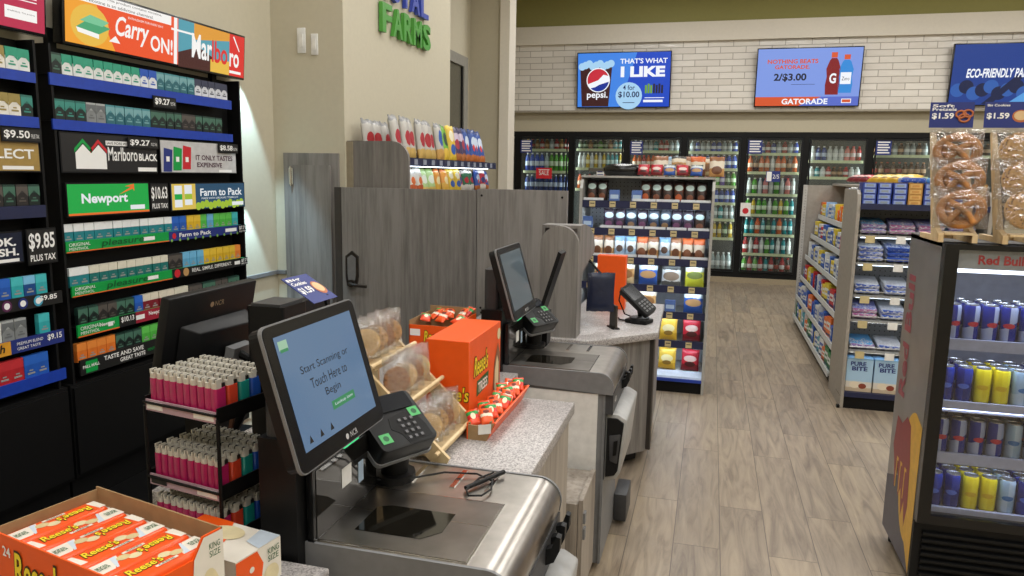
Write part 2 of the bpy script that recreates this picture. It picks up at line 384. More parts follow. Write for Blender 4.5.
# ------------------------------------------------------------------ wall cooler
DX=[-3.08,-2.205,-1.33,-.455,.42,1.295,2.17,3.045,3.92]
cool = thing('wall_cooler','long wall of black-framed glass cooler doors below the white tile band','cooler',(0,11.83,0))
b=B(); b.box(-3.15,3.98,0,.12,2.19,2.27).box(-3.15,3.98,0,.12,.08,.16)
for x in DX: b.box(x-.045,x+.045,0,.1,.16,2.19)
b.build('cooler_frame',BLK,cool)
B().box(-3.15,3.98,.85,.87,.08,2.27).box(-3.15,3.98,.1,.85,.08,.1).box(-3.15,-3.12,.1,.85,.1,2.27).box(3.95,3.98,.1,.85,.1,2.27).box(-3.12,3.95,.1,.85,2.2,2.27).build('cooler_interior',mat('cooler liner','#3c403f',.5),cool)
CG = glass('cooler door glass',(.93,.96,.96),.04)
for i in range(8):
    x0,x1=DX[i]+.05,DX[i+1]-.05
    d=B().box(x0,x0+.022,-.03,0,.17,2.18).box(x1-.022,x1,-.03,0,.17,2.18).box(x0+.022,x1-.022,-.03,0,2.15,2.18).box(x0+.022,x1-.022,-.03,0,.17,.2).build('cooler_door',BLKP,cool)
    g=B().box(x0+.022,x1-.022,-.02,-.012,.2,2.15).build('door_glass',CG,d)
    B().cyl((x1-.012,-.06,.9),(x1-.012,-.06,1.5),.011).cyl((x1-.012,-.06,.92),(x1-.012,-.03,.92),.008).cyl((x1-.012,-.06,1.48),(x1-.012,-.03,1.48),.008).build('door_handle',BLKP,d)
for x in DX:
    area((x,11.945,1.2),.05,1.9,5,(.88,1,.98),(0,1,0))
TAGY=mat('price tag strip','#d9dfb4',.5); SHWIRE=mat('grey wire shelf','#8c918f',.4,.6)
GL={}
def bottle_mesh(kind,h,r,liq,lab,cap):
    lm=mat('bottle '+liq,liq,.12,spec=.6,var=.04); bm_=mat('bottle label '+lab,lab,.4); cm=mat('bottle cap '+cap,cap,.4)
    z=lambda f:f*h
    b=B().lathe([(r*.8,0),(r,z(.04)),(r*.94,z(.3)),(r*.99,z(.31)),(r*.99,z(.56)),(r*.95,z(.57)),(r*.97,z(.66)),(r*.80,z(.79)),(r*.45,z(.88)),(r*.38,z(.92)),(r*.45,z(.925)),(r*.45,z(1)),(r*.38,z(1.0))],
        n=12,mats=[0,0,0,1,0,0,0,0,0,2,2,2])
    return b.build('soda_bottle',[lm,bm_,cm])
KB={ # name: (liquid,label,cap,word)
 'bl':('#2f4fae','#dfe6f2','#e9e9e9','blue-labelled clear'),'db':('#1d3c86','#c9d6ee','#f0f0f0','blue'),'gr':('#4d9b2c','#d9e6c8','#eee8d0','green'),
 'cl':('#a9b6b8','#e5e9ea','#e6e6e6','clear'),'re':('#a5262a','#e8dcd8','#d33030','red'),'am':('#7a4a22','#c9a26a','#caa24a','amber'),
 'ye':('#cfae2c','#efe6bd','#eee8d0','yellow'),'te':('#1f8f96','#cde9e8','#e4f0ee','teal'),'or':('#d4622a','#f0d8c0','#c9431c','orange'),
 'wh':('#d5d8d4','#f1f1ee','#f3f3f3','white'),'pk':('#e58b84','#f4e1de','#e6504a','pink'),'pu':('#6d55a5','#d9d2ea','#ebe7f3','purple'),
 'dk':('#2a1b16','#9b3a2f','#b8322a','dark cola'),'dg':('#2d5135','#b7c9a8','#d8d2b8','dark green'),'br':('#4a2b1c','#b99473','#a36a3c','brown')}
def bottle_row(door, shelf, z, h, r, kinds, shelves_word):
    x0,x1=DX[door]+.08,DX[door+1]-.08; n=len(kinds); st=(x1-x0)/n; r=min(.040,st*.485)
    sh=B().box(x0-.02,x1+.02,.16,.75,z-.012,z-.002,1).box(x0-.02,x1+.02,.145,.16,z-.03,z+.012,0).build('shelf',[TAGY,SHWIRE],cool)
    for i,k in enumerate(kinds):
        key=(k,round(h,3)); 
        if key not in GL: o=GL[key]=bottle_mesh(k,h,r,*KB[k][:3])
        else: o=GL[key].copy(); COL.objects.link(o)
        o.location=(x0+st*(i+.5),11.83+.165+r+.005,z-.002); o.rotation_euler=(0,0,random.uniform(0,6))
        tag(o,f"{KB[k][3]} bottle, {ORD[i]} from left, {ORD[shelf]} shelf of {ORD[door]} cooler door from left",'bottle','drink bottles in the wall cooler')
def ks(s): return s.split()
bottle_row(0,0,1.99,.17,.033,ks('am dk am re am cl re am re'),0)
bottle_row(0,1,1.64,.30,.04,ks('bl bl bl bl cl gr gr gr gr'),0)
bottle_row(0,2,1.31,.28,.038,ks('db db db db db db db db db'),0)
bottle_row(1,0,2.0,.15,.032,ks('dg dg am dg gr dg am te te'),0)
bottle_row(1,1,1.70,.25,.036,ks('wh wh ye wh ye wh ye te te te ye'),0)
bottle_row(1,2,1.37,.24,.036,ks('or wh or wh wh or am wh am'),0)
bottle_row(2,0,1.98,.17,.034,ks('wh wh cl cl te re re cl cl'),0)
bottle_row(2,1,1.70,.22,.036,ks('or or re or or re cl cl re cl'),0)
bottle_row(2,2,1.40,.22,.036,ks('re re pk pk wh br br wh wh'),0)
bottle_row(3,0,1.975,.17,.033,ks('cl bl cl cl bl bl cl cl bl'),0)
bottle_row(3,1,1.72,.22,.034,ks('bl bl pu bl bl pu bl bl bl'),0)
bottle_row(3,2,1.46,.22,.034,ks('gr pk gr pk dg gr pu dg gr'),0)
bottle_row(3,3,1.20,.22,.034,ks('bl pu bl bl pu bl db bl bl'),0)
bottle_row(3,4,.95,.22,.034,ks('te cl cl te cl cl te cl cl'),0)
bottle_row(3,5,.66,.25,.035,ks('ye dg ye ye am ye ye dg ye'),0)
bottle_row(3,6,.14,.30,.037,ks('cl cl wh cl cl cl cl cl cl'),0)
bottle_row(4,0,1.96,.18,.034,ks('bl pu bl re bl cl re cl bl'),0)
bottle_row(4,1,1.68,.25,.037,ks('or br or or wh or or br or'),0)
bottle_row(4,2,1.35,.25,.037,ks('wh gr wh pk wh gr wh pk wh'),0)
bottle_row(4,3,1.04,.25,.037,ks('gr ye gr gr wh gr ye gr te'),0)
bottle_row(4,4,.74,.25,.037,ks('te te or te dg te or te te'),0)
bottle_row(4,5,.44,.25,.037,ks('re wh re wh gr te wh te wh'),0)
bottle_row(4,6,.14,.25,.037,ks('gr re gr re te re dk re dk'),0)
bottle_row(5,0,1.86,.22,.042,ks('wh db db wh wh wh pk pk re'),0)
bottle_row(5,1,1.62,.16,.035,ks('wh te wh re br br re wh wh'),0)
bottle_row(6,0,1.95,.18,.034,ks('br am br cl br cl cl br cl'),0)
bottle_row(6,1,1.64,.22,.036,ks('dk br dk br dk br br br br'),0)
bottle_row(7,0,1.95,.18,.034,ks('br am br br cl cl br br cl'),0)
# stickers on the cooler doors
def sticker(name,label,x,z,w,h,mat_,extra=None):
    f=B(FF(0,0,0)); f.box(-w/2,w/2,-h/2,h/2,0,.002,0)
    if extra: extra(f)
    o=f.build(name,[mat_,INKW,INKR,INKN]); o.location=(x,11.797,z); tag(o,label,'sign','small signs stuck on the cooler doors')
def lines(n,w,h,m): 
    def g(f):
        for i in range(n): f.rect(-w*.4,w*(.4-.1*(i%2)),h*(.36-.74*i/max(1,n-1)),h*(.36-.74*i/max(1,n-1))+h*.09,m,.003)
    return g
sticker('door_sign','round red sale sign on the first cooler door from left',-2.63,1.61,.26,.17,INKR,lambda f:(f.text('SALE',0,-.03,.16,.07,1,.003,al='C'),f.rect(-.09,.09,.05,.06,1,.003)))
sticker('door_sign','navy notice at top left of the first cooler door',-2.93,2.03,.19,.2,INKN,lines(5,.19,.2,1))
sticker('door_sign','navy notice at top left of the third cooler door',-1.17,2.02,.19,.2,INKN,lines(5,.19,.2,1))
sticker('door_sign','navy notice at top left of the fifth cooler door',.58,2.05,.2,.2,INKN,lines(5,.2,.2,1))
sticker('door_sign','navy notice at top left of the seventh cooler door',2.33,2.05,.2,.2,INKN,lines(5,.2,.2,1))
sticker('door_sign','navy price card low on the fifth cooler door',.86,1.62,.2,.16,INKN,lambda f:(f.rect(-.09,-.02,-.07,.07,1,.003),f.text('2/5',.04,-.03,.09,.06,1,.003,al='C')))
sticker('door_sign','white card with red picture on the fifth cooler door',.5,1.12,.15,.2,PAPER,lambda f:f.disc(0,-.02,.045,2,.003))
sticker('door_sign','white card low on the second cooler door',-1.72,1.62,.12,.16,PAPER,lines(4,.12,.16,3))
sticker('door_sign','pale card on the third cooler door behind the snack bags',-.78,1.60,.12,.16,PAPER,lines(4,.12,.16,2))

# ------------------------------------------------------------------ menu screens on the tile
def tv(label, xc, art, tilt=6):
    w_,h_=1.42,.82
    t=thing('wall_screen',label,'screen',(xc,11.66,3.03),rot=(R(tilt),0,0))
    B().box(-w_/2,w_/2,-.02,.03,-h_/2,h_/2).build('screen_housing',BLKG,t,bevel=.006)
    B().box(-.25,.25,.03,.075,-.2,.2).build('wall_mount',BLK,t)
    f=B(FF(0,-.021,0)); mats=art(f,w_-.03,h_-.03); f.build('display',mats,t); return t
def art_pepsi(f,w,h):
    m=[em('screen blue','#1247c4',.95),em('screen sky','#3f86e8',.95),em('screen white','#f2f5fb',1),em('screen cola','#4a1c22',.6),em('screen red','#d0283c',.9),em('screen royal','#0c2f9a',.9),em('screen pale','#a9d5f5',.95),em('screen navy','#0a1c5c',.8),em('screen green','#7fb52c',.8),em('screen dark','#24233a',.7)]
    f.rect(-w/2,w/2,-h/2,h/2,0); f.poly([(-w/2,-h/2),(-.05,-h/2),(.2,h/2),(-w/2,h/2)],1,.0012)
    f.poly([(-.63,-.39),(-.22,-.39),(-.17,.2),(-.66,.2)],3,.0018)
    for i in range(9): f.disc(-.63+.055*i,.2+.02*(i%3),.055,6,.002+.0001*i)
    f.disc(-.38,.0,.18,2,.004); f.disc(-.38,0,.165,4,.0046,a0=20,a1=200); 
    f.disc(-.38,0,.165,5,.0047,a0=222,a1=352)
    f.poly([(-.54,-.06),(-.4,-.02),(-.3,.08),(-.22,.06),(-.215,-.02),(-.3,-.03),(-.42,-.1),(-.5,-.12)],2,.005)
    f.text('pepsi.',-.39,-.29,.32,.12,2,.005,bold=.02,al='C')
    f.text("THAT'S WHAT",.30,.235,.70,.075,2,.003,bold=.02,al='C'); f.text('I LIKE',.29,.04,.66,.155,2,.003,bold=.05,al='C')
    f.disc(.09,-.235,.2,6,.003); f.text('4 for',.09,-.15,.18,.075,7,.004,bold=.01,al='C'); f.text('$10.00',.09,-.27,.32,.1,7,.004,bold=.02,al='C'); f.rect(0,.18,-.34,-.33,7,.004)
    for i in range(7): f.rect(.33+.04*i,.36+.04*i,-.2,-.08+.02*(i%2),8 if i<3 else 9,.003)
    f.rect(.33,.62,-.27,-.26,2,.003); f.rect(.31,.6,-.33,-.295,2,.003); return m
def art_gato(f,w,h):
    m=[em('screen lilac','#7f9be6',.95),em('screen orange','#d8552a',.95),em('screen ink','#14182e',.6),em('screen white','#f2f5fb',1),em('screen g red','#8e1420',.8),em('screen g blue','#2f8fe0',.9),em('screen cap','#e0582c',.9),em('screen violet','#5a6fd0',.9)]
    f.rect(-w/2,w/2,-h/2,h/2,0); f.rect(-w/2,w/2,-h/2,-.27,1,.0012); f.poly([(-.1,-h/2),(w/2,-h/2),(w/2,-.27),(.2,-.27)],7,.0016)
    f.text('GATORADE',-.02,-.375,.62,.08,3,.003,bold=.03,al='C'); f.rect(.47,.6,-.36,-.3,3,.003); f.rect(.48,.59,-.35,-.31,1,.0036)
    f.text('NOTHING BEATS',-.22,.19,.68,.06,1,.003,bold=.03,al='C'); f.text('GATORADE.',-.22,.115,.47,.055,1,.003,bold=.03,al='C')
    f.text('2/$3.00',-.24,-.06,.44,.115,2,.003,bold=.03,al='C'); f.rect(-.22,.1,-.1,-.095,2,.003)
    for x,mm_,hh in ((.33,4,.3),(.5,5,.27)):
        P=[(-.09,-.22),(.09,-.22),(.1,-.1),(.085,.0),(.1,.1),(.06,.2),(.035,.23),(-.035,.23),(-.06,.2),(-.1,.1),(-.085,0),(-.1,-.1)]
        f.poly([(x+a*.95,q*hh/.27) for a,q in P],mm_,.003); f.rect(x-.04,x+.04,.235*hh/.27,.3*hh/.27,6,.0035)
    f.text('G',.33,-.09,.09,.14,3,.004,bold=.03,al='C'); f.rect(.43,.57,-.1,.06,3,.004); f.text('Zero',.5,-.05,.1,.05,2,.005,al='C'); return m
def art_eco(f,w,h):
    m=[em('screen eco blue','#123c8e',.9),em('screen eco dark','#0a1c4a',.8),em('screen white','#f2f5fb',1),em('screen eco light','#5aa4e6',.9),em('screen eco mid','#2c5fb0',.9),em('screen skin','#b5a3a0',.7)]
    f.rect(-w/2,w/2,-h/2,h/2,0)
    for i in range(14): f.disc(-.6+.1*i,-.2+.05*math.sin(i*2.1),.09,1 if i%2 else 4,.001+.0001*i)
    f.poly([(-.3,-.39),(.1,.0),(.16,-.05),(-.18,-.39)],1,.003); f.poly([(0,-.39),(.25,-.2),(.6,-.25),(.69,-.39)],3,.0035)
    f.disc(.32,.18,.13,5,.0032,ry=.17); f.poly([(.2,-.1),(.26,.1),(.4,.05),(.5,-.22),(.24,-.2)],4,.0034)
    f.text('ECO-FRIENDLY PAPER STRAWS',-.52,-.04,1.15,.12,2,.006,bold=.03,shear=.15); return m
tv('blue cola menu screen reading THAT\'S WHAT I LIKE, leftmost on the tile','' or -1.40,art_pepsi)
tv('lilac sports drink menu screen with two bottles, middle one on the tile',1.225,art_gato)
tv('dark blue ECO-FRIENDLY menu screen, rightmost on the white tile',3.76,art_eco)

# ------------------------------------------------------------------ cigarette racks on the left wall
def pack_mesh(low,top,chev=None,split=.6):
    b=B(); w_,d,h=.0275,.011,.088
    b.box(-w_,w_,-d,d,0,h*split,0).box(-w_,w_,-d,d,h*split,h,1)
    f=B(FF(0,-d,0))
    if chev is not None:
        f.poly([(-w_,h*split),(-w_,h*.42),(0,h*.72),(w_,h*.42),(w_,h*.9),(-w_,h*.9)],2)
    f.rect(-w_*.6,w_*.6,h*.18,h*.26,2); f.rect(-w_*.3,w_*.3,h*.32,h*.38,2)
    n=len(b.v); b.v+=f.v; b.f+=[[i+n for i in q] for q in f.f]; b.m+=f.m; b.sm+=f.sm
    return b.build('cigarette_pack',[mat('pack '+low,low,.35),mat('pack '+top,top,.35),mat('pack '+(chev or '#9a9a98'),chev or '#9a9a98',.35)])
PK={'g':('#e3e6e3','#2f9a7c','#2f9a7c','white and green'),'b':('#e3e6ea','#2a58b8','#2a58b8','white and blue'),'d':('#1d2a28','#2f6d63','#3d8c80','black and teal'),
 's':('#85898a','#a9adad','#6a6e70','silver'),'t':('#2f6a74','#4e8f98','#7aa9ae','teal'),'k':('#1a2624','#244038','#48705f','dark green'),
 'n':('#23808a','#e9ecec',None,'teal and white'),'m':('#1f6f6c','#ddd8c6',None,'teal and cream'),'l':('#5fa6cf','#6fb4da',None,'light blue'),
 'y':('#d9b02a','#e2bd3d',None,'yellow'),'o':('#e0762c','#e88a3c',None,'orange'),'v':('#4fb544','#62c455',None,'green'),
 'r':('#7d1f2c','#ded6c4',None,'maroon and cream'),'u':('#2459b5','#2d66c4',None,'blue'),'w':('#e6e2d6','#9c8a4e','#9c8a4e','white and gold'),
 'h':('#d8dbe2','#3a3f55','#3a3f55','white and dark blue'),'c':('#2d2a2a','#393735','#59534e','charcoal'),'p':('#33aab0','#49bcc0',None,'aqua'),
 'q':('#4a6b3c','#d8d4c2',None,'olive and cream'),'x':('#b3262e','#c23239',None,'red'),'j':('#1f4d8c','#7fc1e6',None,'sky blue'),'i':('#d2d6cf','#e8eae6',None,'pale grey')}
PM={}
def packs(codes, y0, z, rackname, shelfword, pitch=.0585, sc=1.0, x=-2.8165):
    for i,k in enumerate(codes):
        if k==' ': continue
        if k not in PM: o=PM[k]=pack_mesh(*PK[k][:3])
        else: o=PM[k].copy(); COL.objects.link(o)
        o.location=(x+random.uniform(-.005,0),y0+pitch*(i+.5),z+.0008); o.rotation_euler=(0,0,math.pi/2); o.scale=(sc,1,sc)
        tag(o,f"{PK[k][3]} cigarette pack, {ORD[i]} from left on {shelfword} shelf of {rackname} rack",'cigarette pack','cigarette packs on the wall racks')
def rack(name_label, y0, y1):
    t=thing('cigarette_rack',name_label,'rack',(-2.9,y0,0))
    B().box(.0,.015,0,y1-y0,.6,2.12).build('back_panel',BLK,t)
    for a in (-.012,y1-y0): B().box(.015,.1,a,a+.012,.6,2.12).build('side_panel',BLK,t)
    return t
RR=rack('wide right-hand cigarette rack with lit signs, black posts and blue rails',2.70,4.03)
RL=rack('left-hand cigarette rack cut off by the edge of the photo',1.95,2.61)
def shelf(t, y0, y1, z, rz0, rz1, railmat, art=None, depth=.085, lipx=.1, mats=None):
    o=B().box(.015,lipx-.004,0,y1-y0,z-.008,z,0).build('shelf',BLK,t); o.location=(0,y0-t.location.y,0)
    r=B().box(lipx-.004,lipx+.004,0,y1-y0,rz0,rz1,0)
    if art:
        f=B(FR(lipx+.0045,0,rz0)); art(f,y1-y0,rz1-rz0); n=len(r.v); r.v+=f.v; r.f+=[[i+n for i in q] for q in f.f]; r.m+=f.m; r.sm+=f.sm
    rr=r.build('price_rail',[railmat]+(mats or [INKW]),o); return o
def board(t, name, y0,y1,z0,z1, art, mats, lipx=.1, tilt=0, th=.02):
    """a sign board on the rack face; mats[0] is its ground"""
    w_,h_=y1-y0,z1-z0
    f=B().box(lipx-th,lipx,0,w_,0,h_,len(mats))
    g=B(FR(lipx+.0005,0,0)); g.rect(.006,w_-.006,.006,h_-.006,0,.0003); art(g,w_,h_)
    n=len(f.v); f.v+=g.v; f.f+=[[i+n for i in q] for q in g.f]; f.m+=g.m; f.sm+=g.sm
    o=f.build(name,list(mats)+[BLKP],t); o.location=(0,y0-t.location.y,z0); o.rotation_euler=(0,R(tilt),0); return o
def price(t,y0,y1,z0,z1,txt,sub='PLUS TAX',lipx=.112):
    def a(f,w_,h_):
        f.text(txt,w_*.06,h_*(.38 if h_>w_*.55 else .2),w_*(.86 if h_>w_*.55 else .64),h_*(.5 if h_>w_*.55 else .62),1,bold=.02)
        if h_>w_*.55: f.text(sub,w_*.08,h_*.1,w_*.84,h_*.18,1,bold=.02)
        else: f.text(sub,w_*.74,h_*.3,w_*.2,h_*.3,1)
    return board(t,'price_tag',y0,y1,z0,z1,a,[INKK,INKW],lipx,0,.004)
LEDW=em('lit sign white','#eef2f4',.85); LEDG=em('lit sign green','#1cb04a',.8); LEDO=em('lit sign orange','#f0702a',.85); LEDB=em('lit sign slate','#2f5877',.7); LEDY=em('lit sign yellow','#e8c85a',.8); LEDL=em('lit sign lime','#a9c83a',.8)
GRN=mat('menthol green strip','#139c47',.35,var=.02); GRN2=mat('dark green print','#0b5a2a',.4); OR3=mat('orange strip','#e7662a',.4)
# right rack
shelf(RR,2.68,3.95,1.998,1.945,1.996,BLUE); packs('kggggggggbbttttthhhhh',2.702,1.998,'right','top')
shelf(RR,2.68,3.95,1.80,1.755,1.80,BLUE); packs('dddsstttttkkkkccvvvv'.replace('vvvv','kkkk'),2.70,1.80,'right','second')
def a_black(f,w,h):
    for u in (.08,.17): f.poly([(u,h*.1),(u+.09,h*.1),(u+.09,h*.5),(u+.045,h*.72),(u,h*.5)],1); f.poly([(u-.005,h*.5),(u+.045,h*.76),(u+.095,h*.5),(u+.095,h*.6),(u+.045,h*.86),(u-.005,h*.6)],3 if u>.1 else 2,.0012)
    f.text('Marlboro',.27,h*.32,.19,h*.36,1,bold=.01); f.text('BLACK',.47,h*.34,.13*w/.61,h*.2,1,bold=.03); f.rect(.26,.42,h*.72,h*.84,1); f.text('SAVE MORE WITH',.265,h*.745,.15,h*.07,0,.002); f.rect(.46,.59,h*.05,h*.16,1)
board(RR,'sign_board',2.71,3.31,1.567,1.748,a_black,[mat('charcoal sign','#232325',.35),INKW,GRN,INKR])
def a_taste(f,w,h):
    for i,m_ in enumerate((2,3,4)): f.poly([(.02+.075*i,h*(.05+.04*i)),(.085+.075*i,h*(.05+.04*i)),(.095+.075*i,h*(.7+.05*i)),(.03+.075*i,h*(.75+.05*i))],m_); f.rect(.045+.075*i,.07+.075*i,h*.35,h*.5,1,.0012)
    f.text('IT ONLY TASTES',.28,h*.42,.33,h*.16,5,bold=.02); f.text('EXPENSIVE',.29,h*.2,.22,h*.15,5,bold=.02); f.rect(.48,.6,h*.04,h*.13,1)
board(RR,'sign_board',3.33,3.98,1.567,1.745,a_taste,[mat('pale grey sign','#c3c2c2',.35),INKW,INKN,GRN,INKR,mat('plum ink','#4a2438',.5)])
price(RR,3.10,3.31,1.69,1.742,'$9.27'); price(RR,3.80,3.985,1.688,1.742,'$8.58'); price(RR,3.29,3.46,1.905,1.962,'$9.27')
def a_newp(f,w,h):
    f.rect(.006,w-.006,.006,h*.1,2,.001); f.text('Newport',w*.16,h*.30,w*.55,h*.38,1,bold=.03); f.poly([(w*.6,h*.62),(w*.76,h*.86),(w*.68,h*.88),(w*.8,h*.96),(w*.8,h*.72),(w*.78,h*.8)],2); f.rect(w*.74,w*.93,h*.14,h*.28,1)
board(RR,'lit_sign',2.71,3.22,1.368,1.522,a_newp,[LEDG,LEDW,LEDO],.115)
price(RR,3.23,3.365,1.372,1.516,'$10.63',lipx=.112)
def a_farm(f,w,h):
    f.rect(.01,.2,.006,h-.006,2); f.rect(.03,.09,.02,h*.9,1,.0012); f.rect(.11,.17,.03,h*.92,1,.0012); f.rect(.03,.09,h*.4,h*.6,4,.0016); f.rect(.11,.17,h*.4,h*.6,3,.0016)
    f.text('Farm to Pack',.24,h*.5,w-.27,h*.28,1,bold=.02); f.text('MADE WITH ORGANIC TOBACCO',.25,h*.38,w-.32,h*.07,1)
    for i in range(12): f.disc(.22+.036*i,.02+.006*(i%3),.022,3,.001)
    f.rect(w*.8,w*.97,h*.1,h*.24,1,.002)
board(RR,'lit_sign',3.375,4.03,1.366,1.517,a_farm,[LEDB,LEDW,LEDY,LEDL,LEDG],.115)
def strip(title,sub,word,wm):
    def a(f,w,h):
        f.rect(0,w,0,h*.1,2,.001); f.text(title,.015,h*.55,.12,h*.3,1); f.text(sub,.015,h*.18,.11,h*.26,1)
        if word: f.text(word,.2,h*.12,w*.42,h*.8,3,shear=.15,bold=.01)
        f.rect(w*.72,w*.84,h*.35,h*.72,1)
    return a
def two(y0,ym,y1,a1,a2,m2):  # a rail whose right part carries another print
    def a(f,w,h):
        a1(f,ym-y0,h); f.rect(ym-y0,y1-y0,0,h,4,.0008); M0=f.M.copy(); f.M=f.M@Matrix.Translation((ym-y0,0,.0004)); a2(f,y1-ym,h); f.M=M0
    return a
def a_f2(f,w,h):
    f.disc(.04,h*.5,h*.3,5,.0012); f.text('Farm to Pack',.08,h*.3,w*.42,h*.45,1,bold=.02); f.rect(w*.75,w*.92,h*.3,h*.7,1,.0012)
    for i in range(10): f.disc(.02+w*.1*i,.002,.008,6,.0012)
def a_real(f,w,h):
    f.disc(.04,h*.5,h*.45,5,.0012); f.disc(.11,h*.5,h*.45,6,.0012); f.text('REAL. SIMPLE. DIFFERENT.',.16,h*.35,w*.55,h*.4,1,bold=.01); f.rect(w*.84,w*.95,h*.3,h*.7,1,.0012)
shelf(RR,2.70,4.0,1.247,1.207,1.258,GRN,two(2.7,3.36,4.0,strip('ORIGINAL','MENTHOL','pleasure',3),a_f2,0),mats=[INKW,OR3,GRN2,INKN,INKR,mat('leaf green ink','#7fb04a',.5)]); packs('nnnnnnnnnnnnuuyyvlvvvp',2.70,1.247,'right','third')
price(RR,3.96,4.035,1.21,1.256,'$7.71')
shelf(RR,2.715,4.02,1.045,1.002,1.053,GRN,two(2.715,3.37,4.02,strip('ORIGINAL','MENTHOL','pleasure',3),a_real,0),mats=[INKW,OR3,GRN2,INKK,INKR,mat('tan ink','#b98f5a',.5)]); packs('nnmmmmmmmmmcclllyyyyyo',2.715,1.045,'right','fourth')
price(RR,3.97,4.04,1.01,1.052,'$7.71')
def a_n2(f,w,h):
    strip('ORIGINAL','MENTHOL',None,0)(f,.25,h); f.text('Newport',.13,h*.4,.09,h*.4,1,bold=.02); f.rect(.25,.36,0,h,3,.001); f.text('$10.13',.262,h*.35,.085,h*.5,1,.002,bold=.02)
    f.rect(.36,w,0,h,4,.001); f.text('Newport',.45,h*.35,.1,h*.45,1,.002,bold=.02); f.rect(.36,.42,h*.3,h*.7,1,.002)
shelf(RR,2.73,4.02,.857,.81,.868,GRN,a_n2,mats=[INKW,OR3,INKK,mat('crimson ink','#9c1c34',.5)]); packs('kkcckkurrrrqqcckkcckk',2.75,.857,'right','fifth')
def a_pm(f,w,h):
    f.rect(.03,.1,h*.1,h*.85,2); f.text('PALL MALL',.012,h*.42,.1,h*.2,1,.002,bold=.02); f.text('TASTE AND SAVE',.14,h*.55,.26,h*.3,1,bold=.02); f.text('GREAT TASTE',.24,h*.15,.17,h*.28,1,bold=.02); f.text('MENTHOL',.43,h*.3,.08,h*.2,2); f.rect(.56,.64,h*.4,h*.75,1)
shelf(RR,2.73,4.02,.69,.628,.702,INKK,a_pm,mats=[INKW,GRN]); packs('ooookkkvvvsskkcckkcck',2.73,.69,'right','bottom')
# left rack
shelf(RL,1.95,2.61,1.985,1.942,1.984,BLUE); packs('gwgwgbwwwgg',1.955,1.986,'left','top')
shelf(RL,1.95,2.61,1.80,1.755,1.80,BLUE); packs('kcwdcwwwwwd',1.955,1.80,'left','second')
board(RL,'sign_board',2.0,2.605,1.568,1.752,lambda f,w,h:(f.text('PALL SELECT',.13,h*.3,w-.16,h*.22,1,bold=.02),f.rect(w*.7,w*.94,h*.06,h*.14,1)),[mat('gold sign','#a3874a',.35),INKW])
price(RL,2.42,2.607,1.692,1.75,'$9.50')
shelf(RL,1.95,2.61,1.428,1.376,1.428,NAVY); packs('cccckckckck',1.955,1.428,'left','third')
board(RL,'lit_sign',1.98,2.49,1.19,1.325,lambda f,w,h:(f.text('LOOK.',w*.55,h*.55,w*.38,h*.26,1,bold=.03),f.text('CRUSH.',w*.5,h*.25,w*.45,h*.24,1,bold=.03),f.rect(w*.62,w*.95,h*.06,h*.16,1)),[mat('deep navy sign','#141d33',.35),INKW])
price(RL,2.495,2.645,1.175,1.33,'$9.85')
def a_ice(f,w,h):
    for i in range(8): f.disc(.06+.075*i,h*.5,h*.42,2+i%3,.0012); f.disc(.06+.075*i,h*.5,h*.25,1,.0016)
    f.text('$9.85',w-.12,h*.4,.09,h*.45,1,.002,bold=.02)
shelf(RL,1.95,2.66,1.04,.99,1.045,INKK,a_ice,mats=[INKW,INKN,mat('aqua ink','#3fa6c8',.5),mat('wine ink','#5a2450',.5)]); packs('jjjjpjjupjp',1.955,1.04,'left','fourth')
def a_turk(f,w,h):
    f.rect(.2,w*.62,0,h,2,.001); f.text('Turkish',w*.36,h*.25,w*.22,h*.6,3,.002,shear=.2,bold=.02); f.text('PREMIUM BLEND',w*.66,h*.55,w*.18,h*.22,1,.002); f.text('GREAT TASTE',w*.66,h*.2,w*.16,h*.2,1,.002); f.text('$9.15',w-.09,h*.35,.075,h*.5,1,.002,bold=.02)
shelf(RL,1.95,2.655,.865,.812,.87,INKN,a_turk,mats=[INKW,mat('amber ink','#d99a2a',.5),INKK]); packs('iiiississ p',1.955,.865,'left','fifth')
shelf(RL,1.95,2.65,.685,.64,.69,BLUE); packs('xxxxxoxxuu',1.955,.685,'left','bottom',sc=1.12,pitch=.062)
# small brackets behind the screens
for y in (2.78,3.9): B().box(.0,.03,y-2.7-.02,y-2.7+.02,2.05,2.2).build('bracket',BLK,RR)
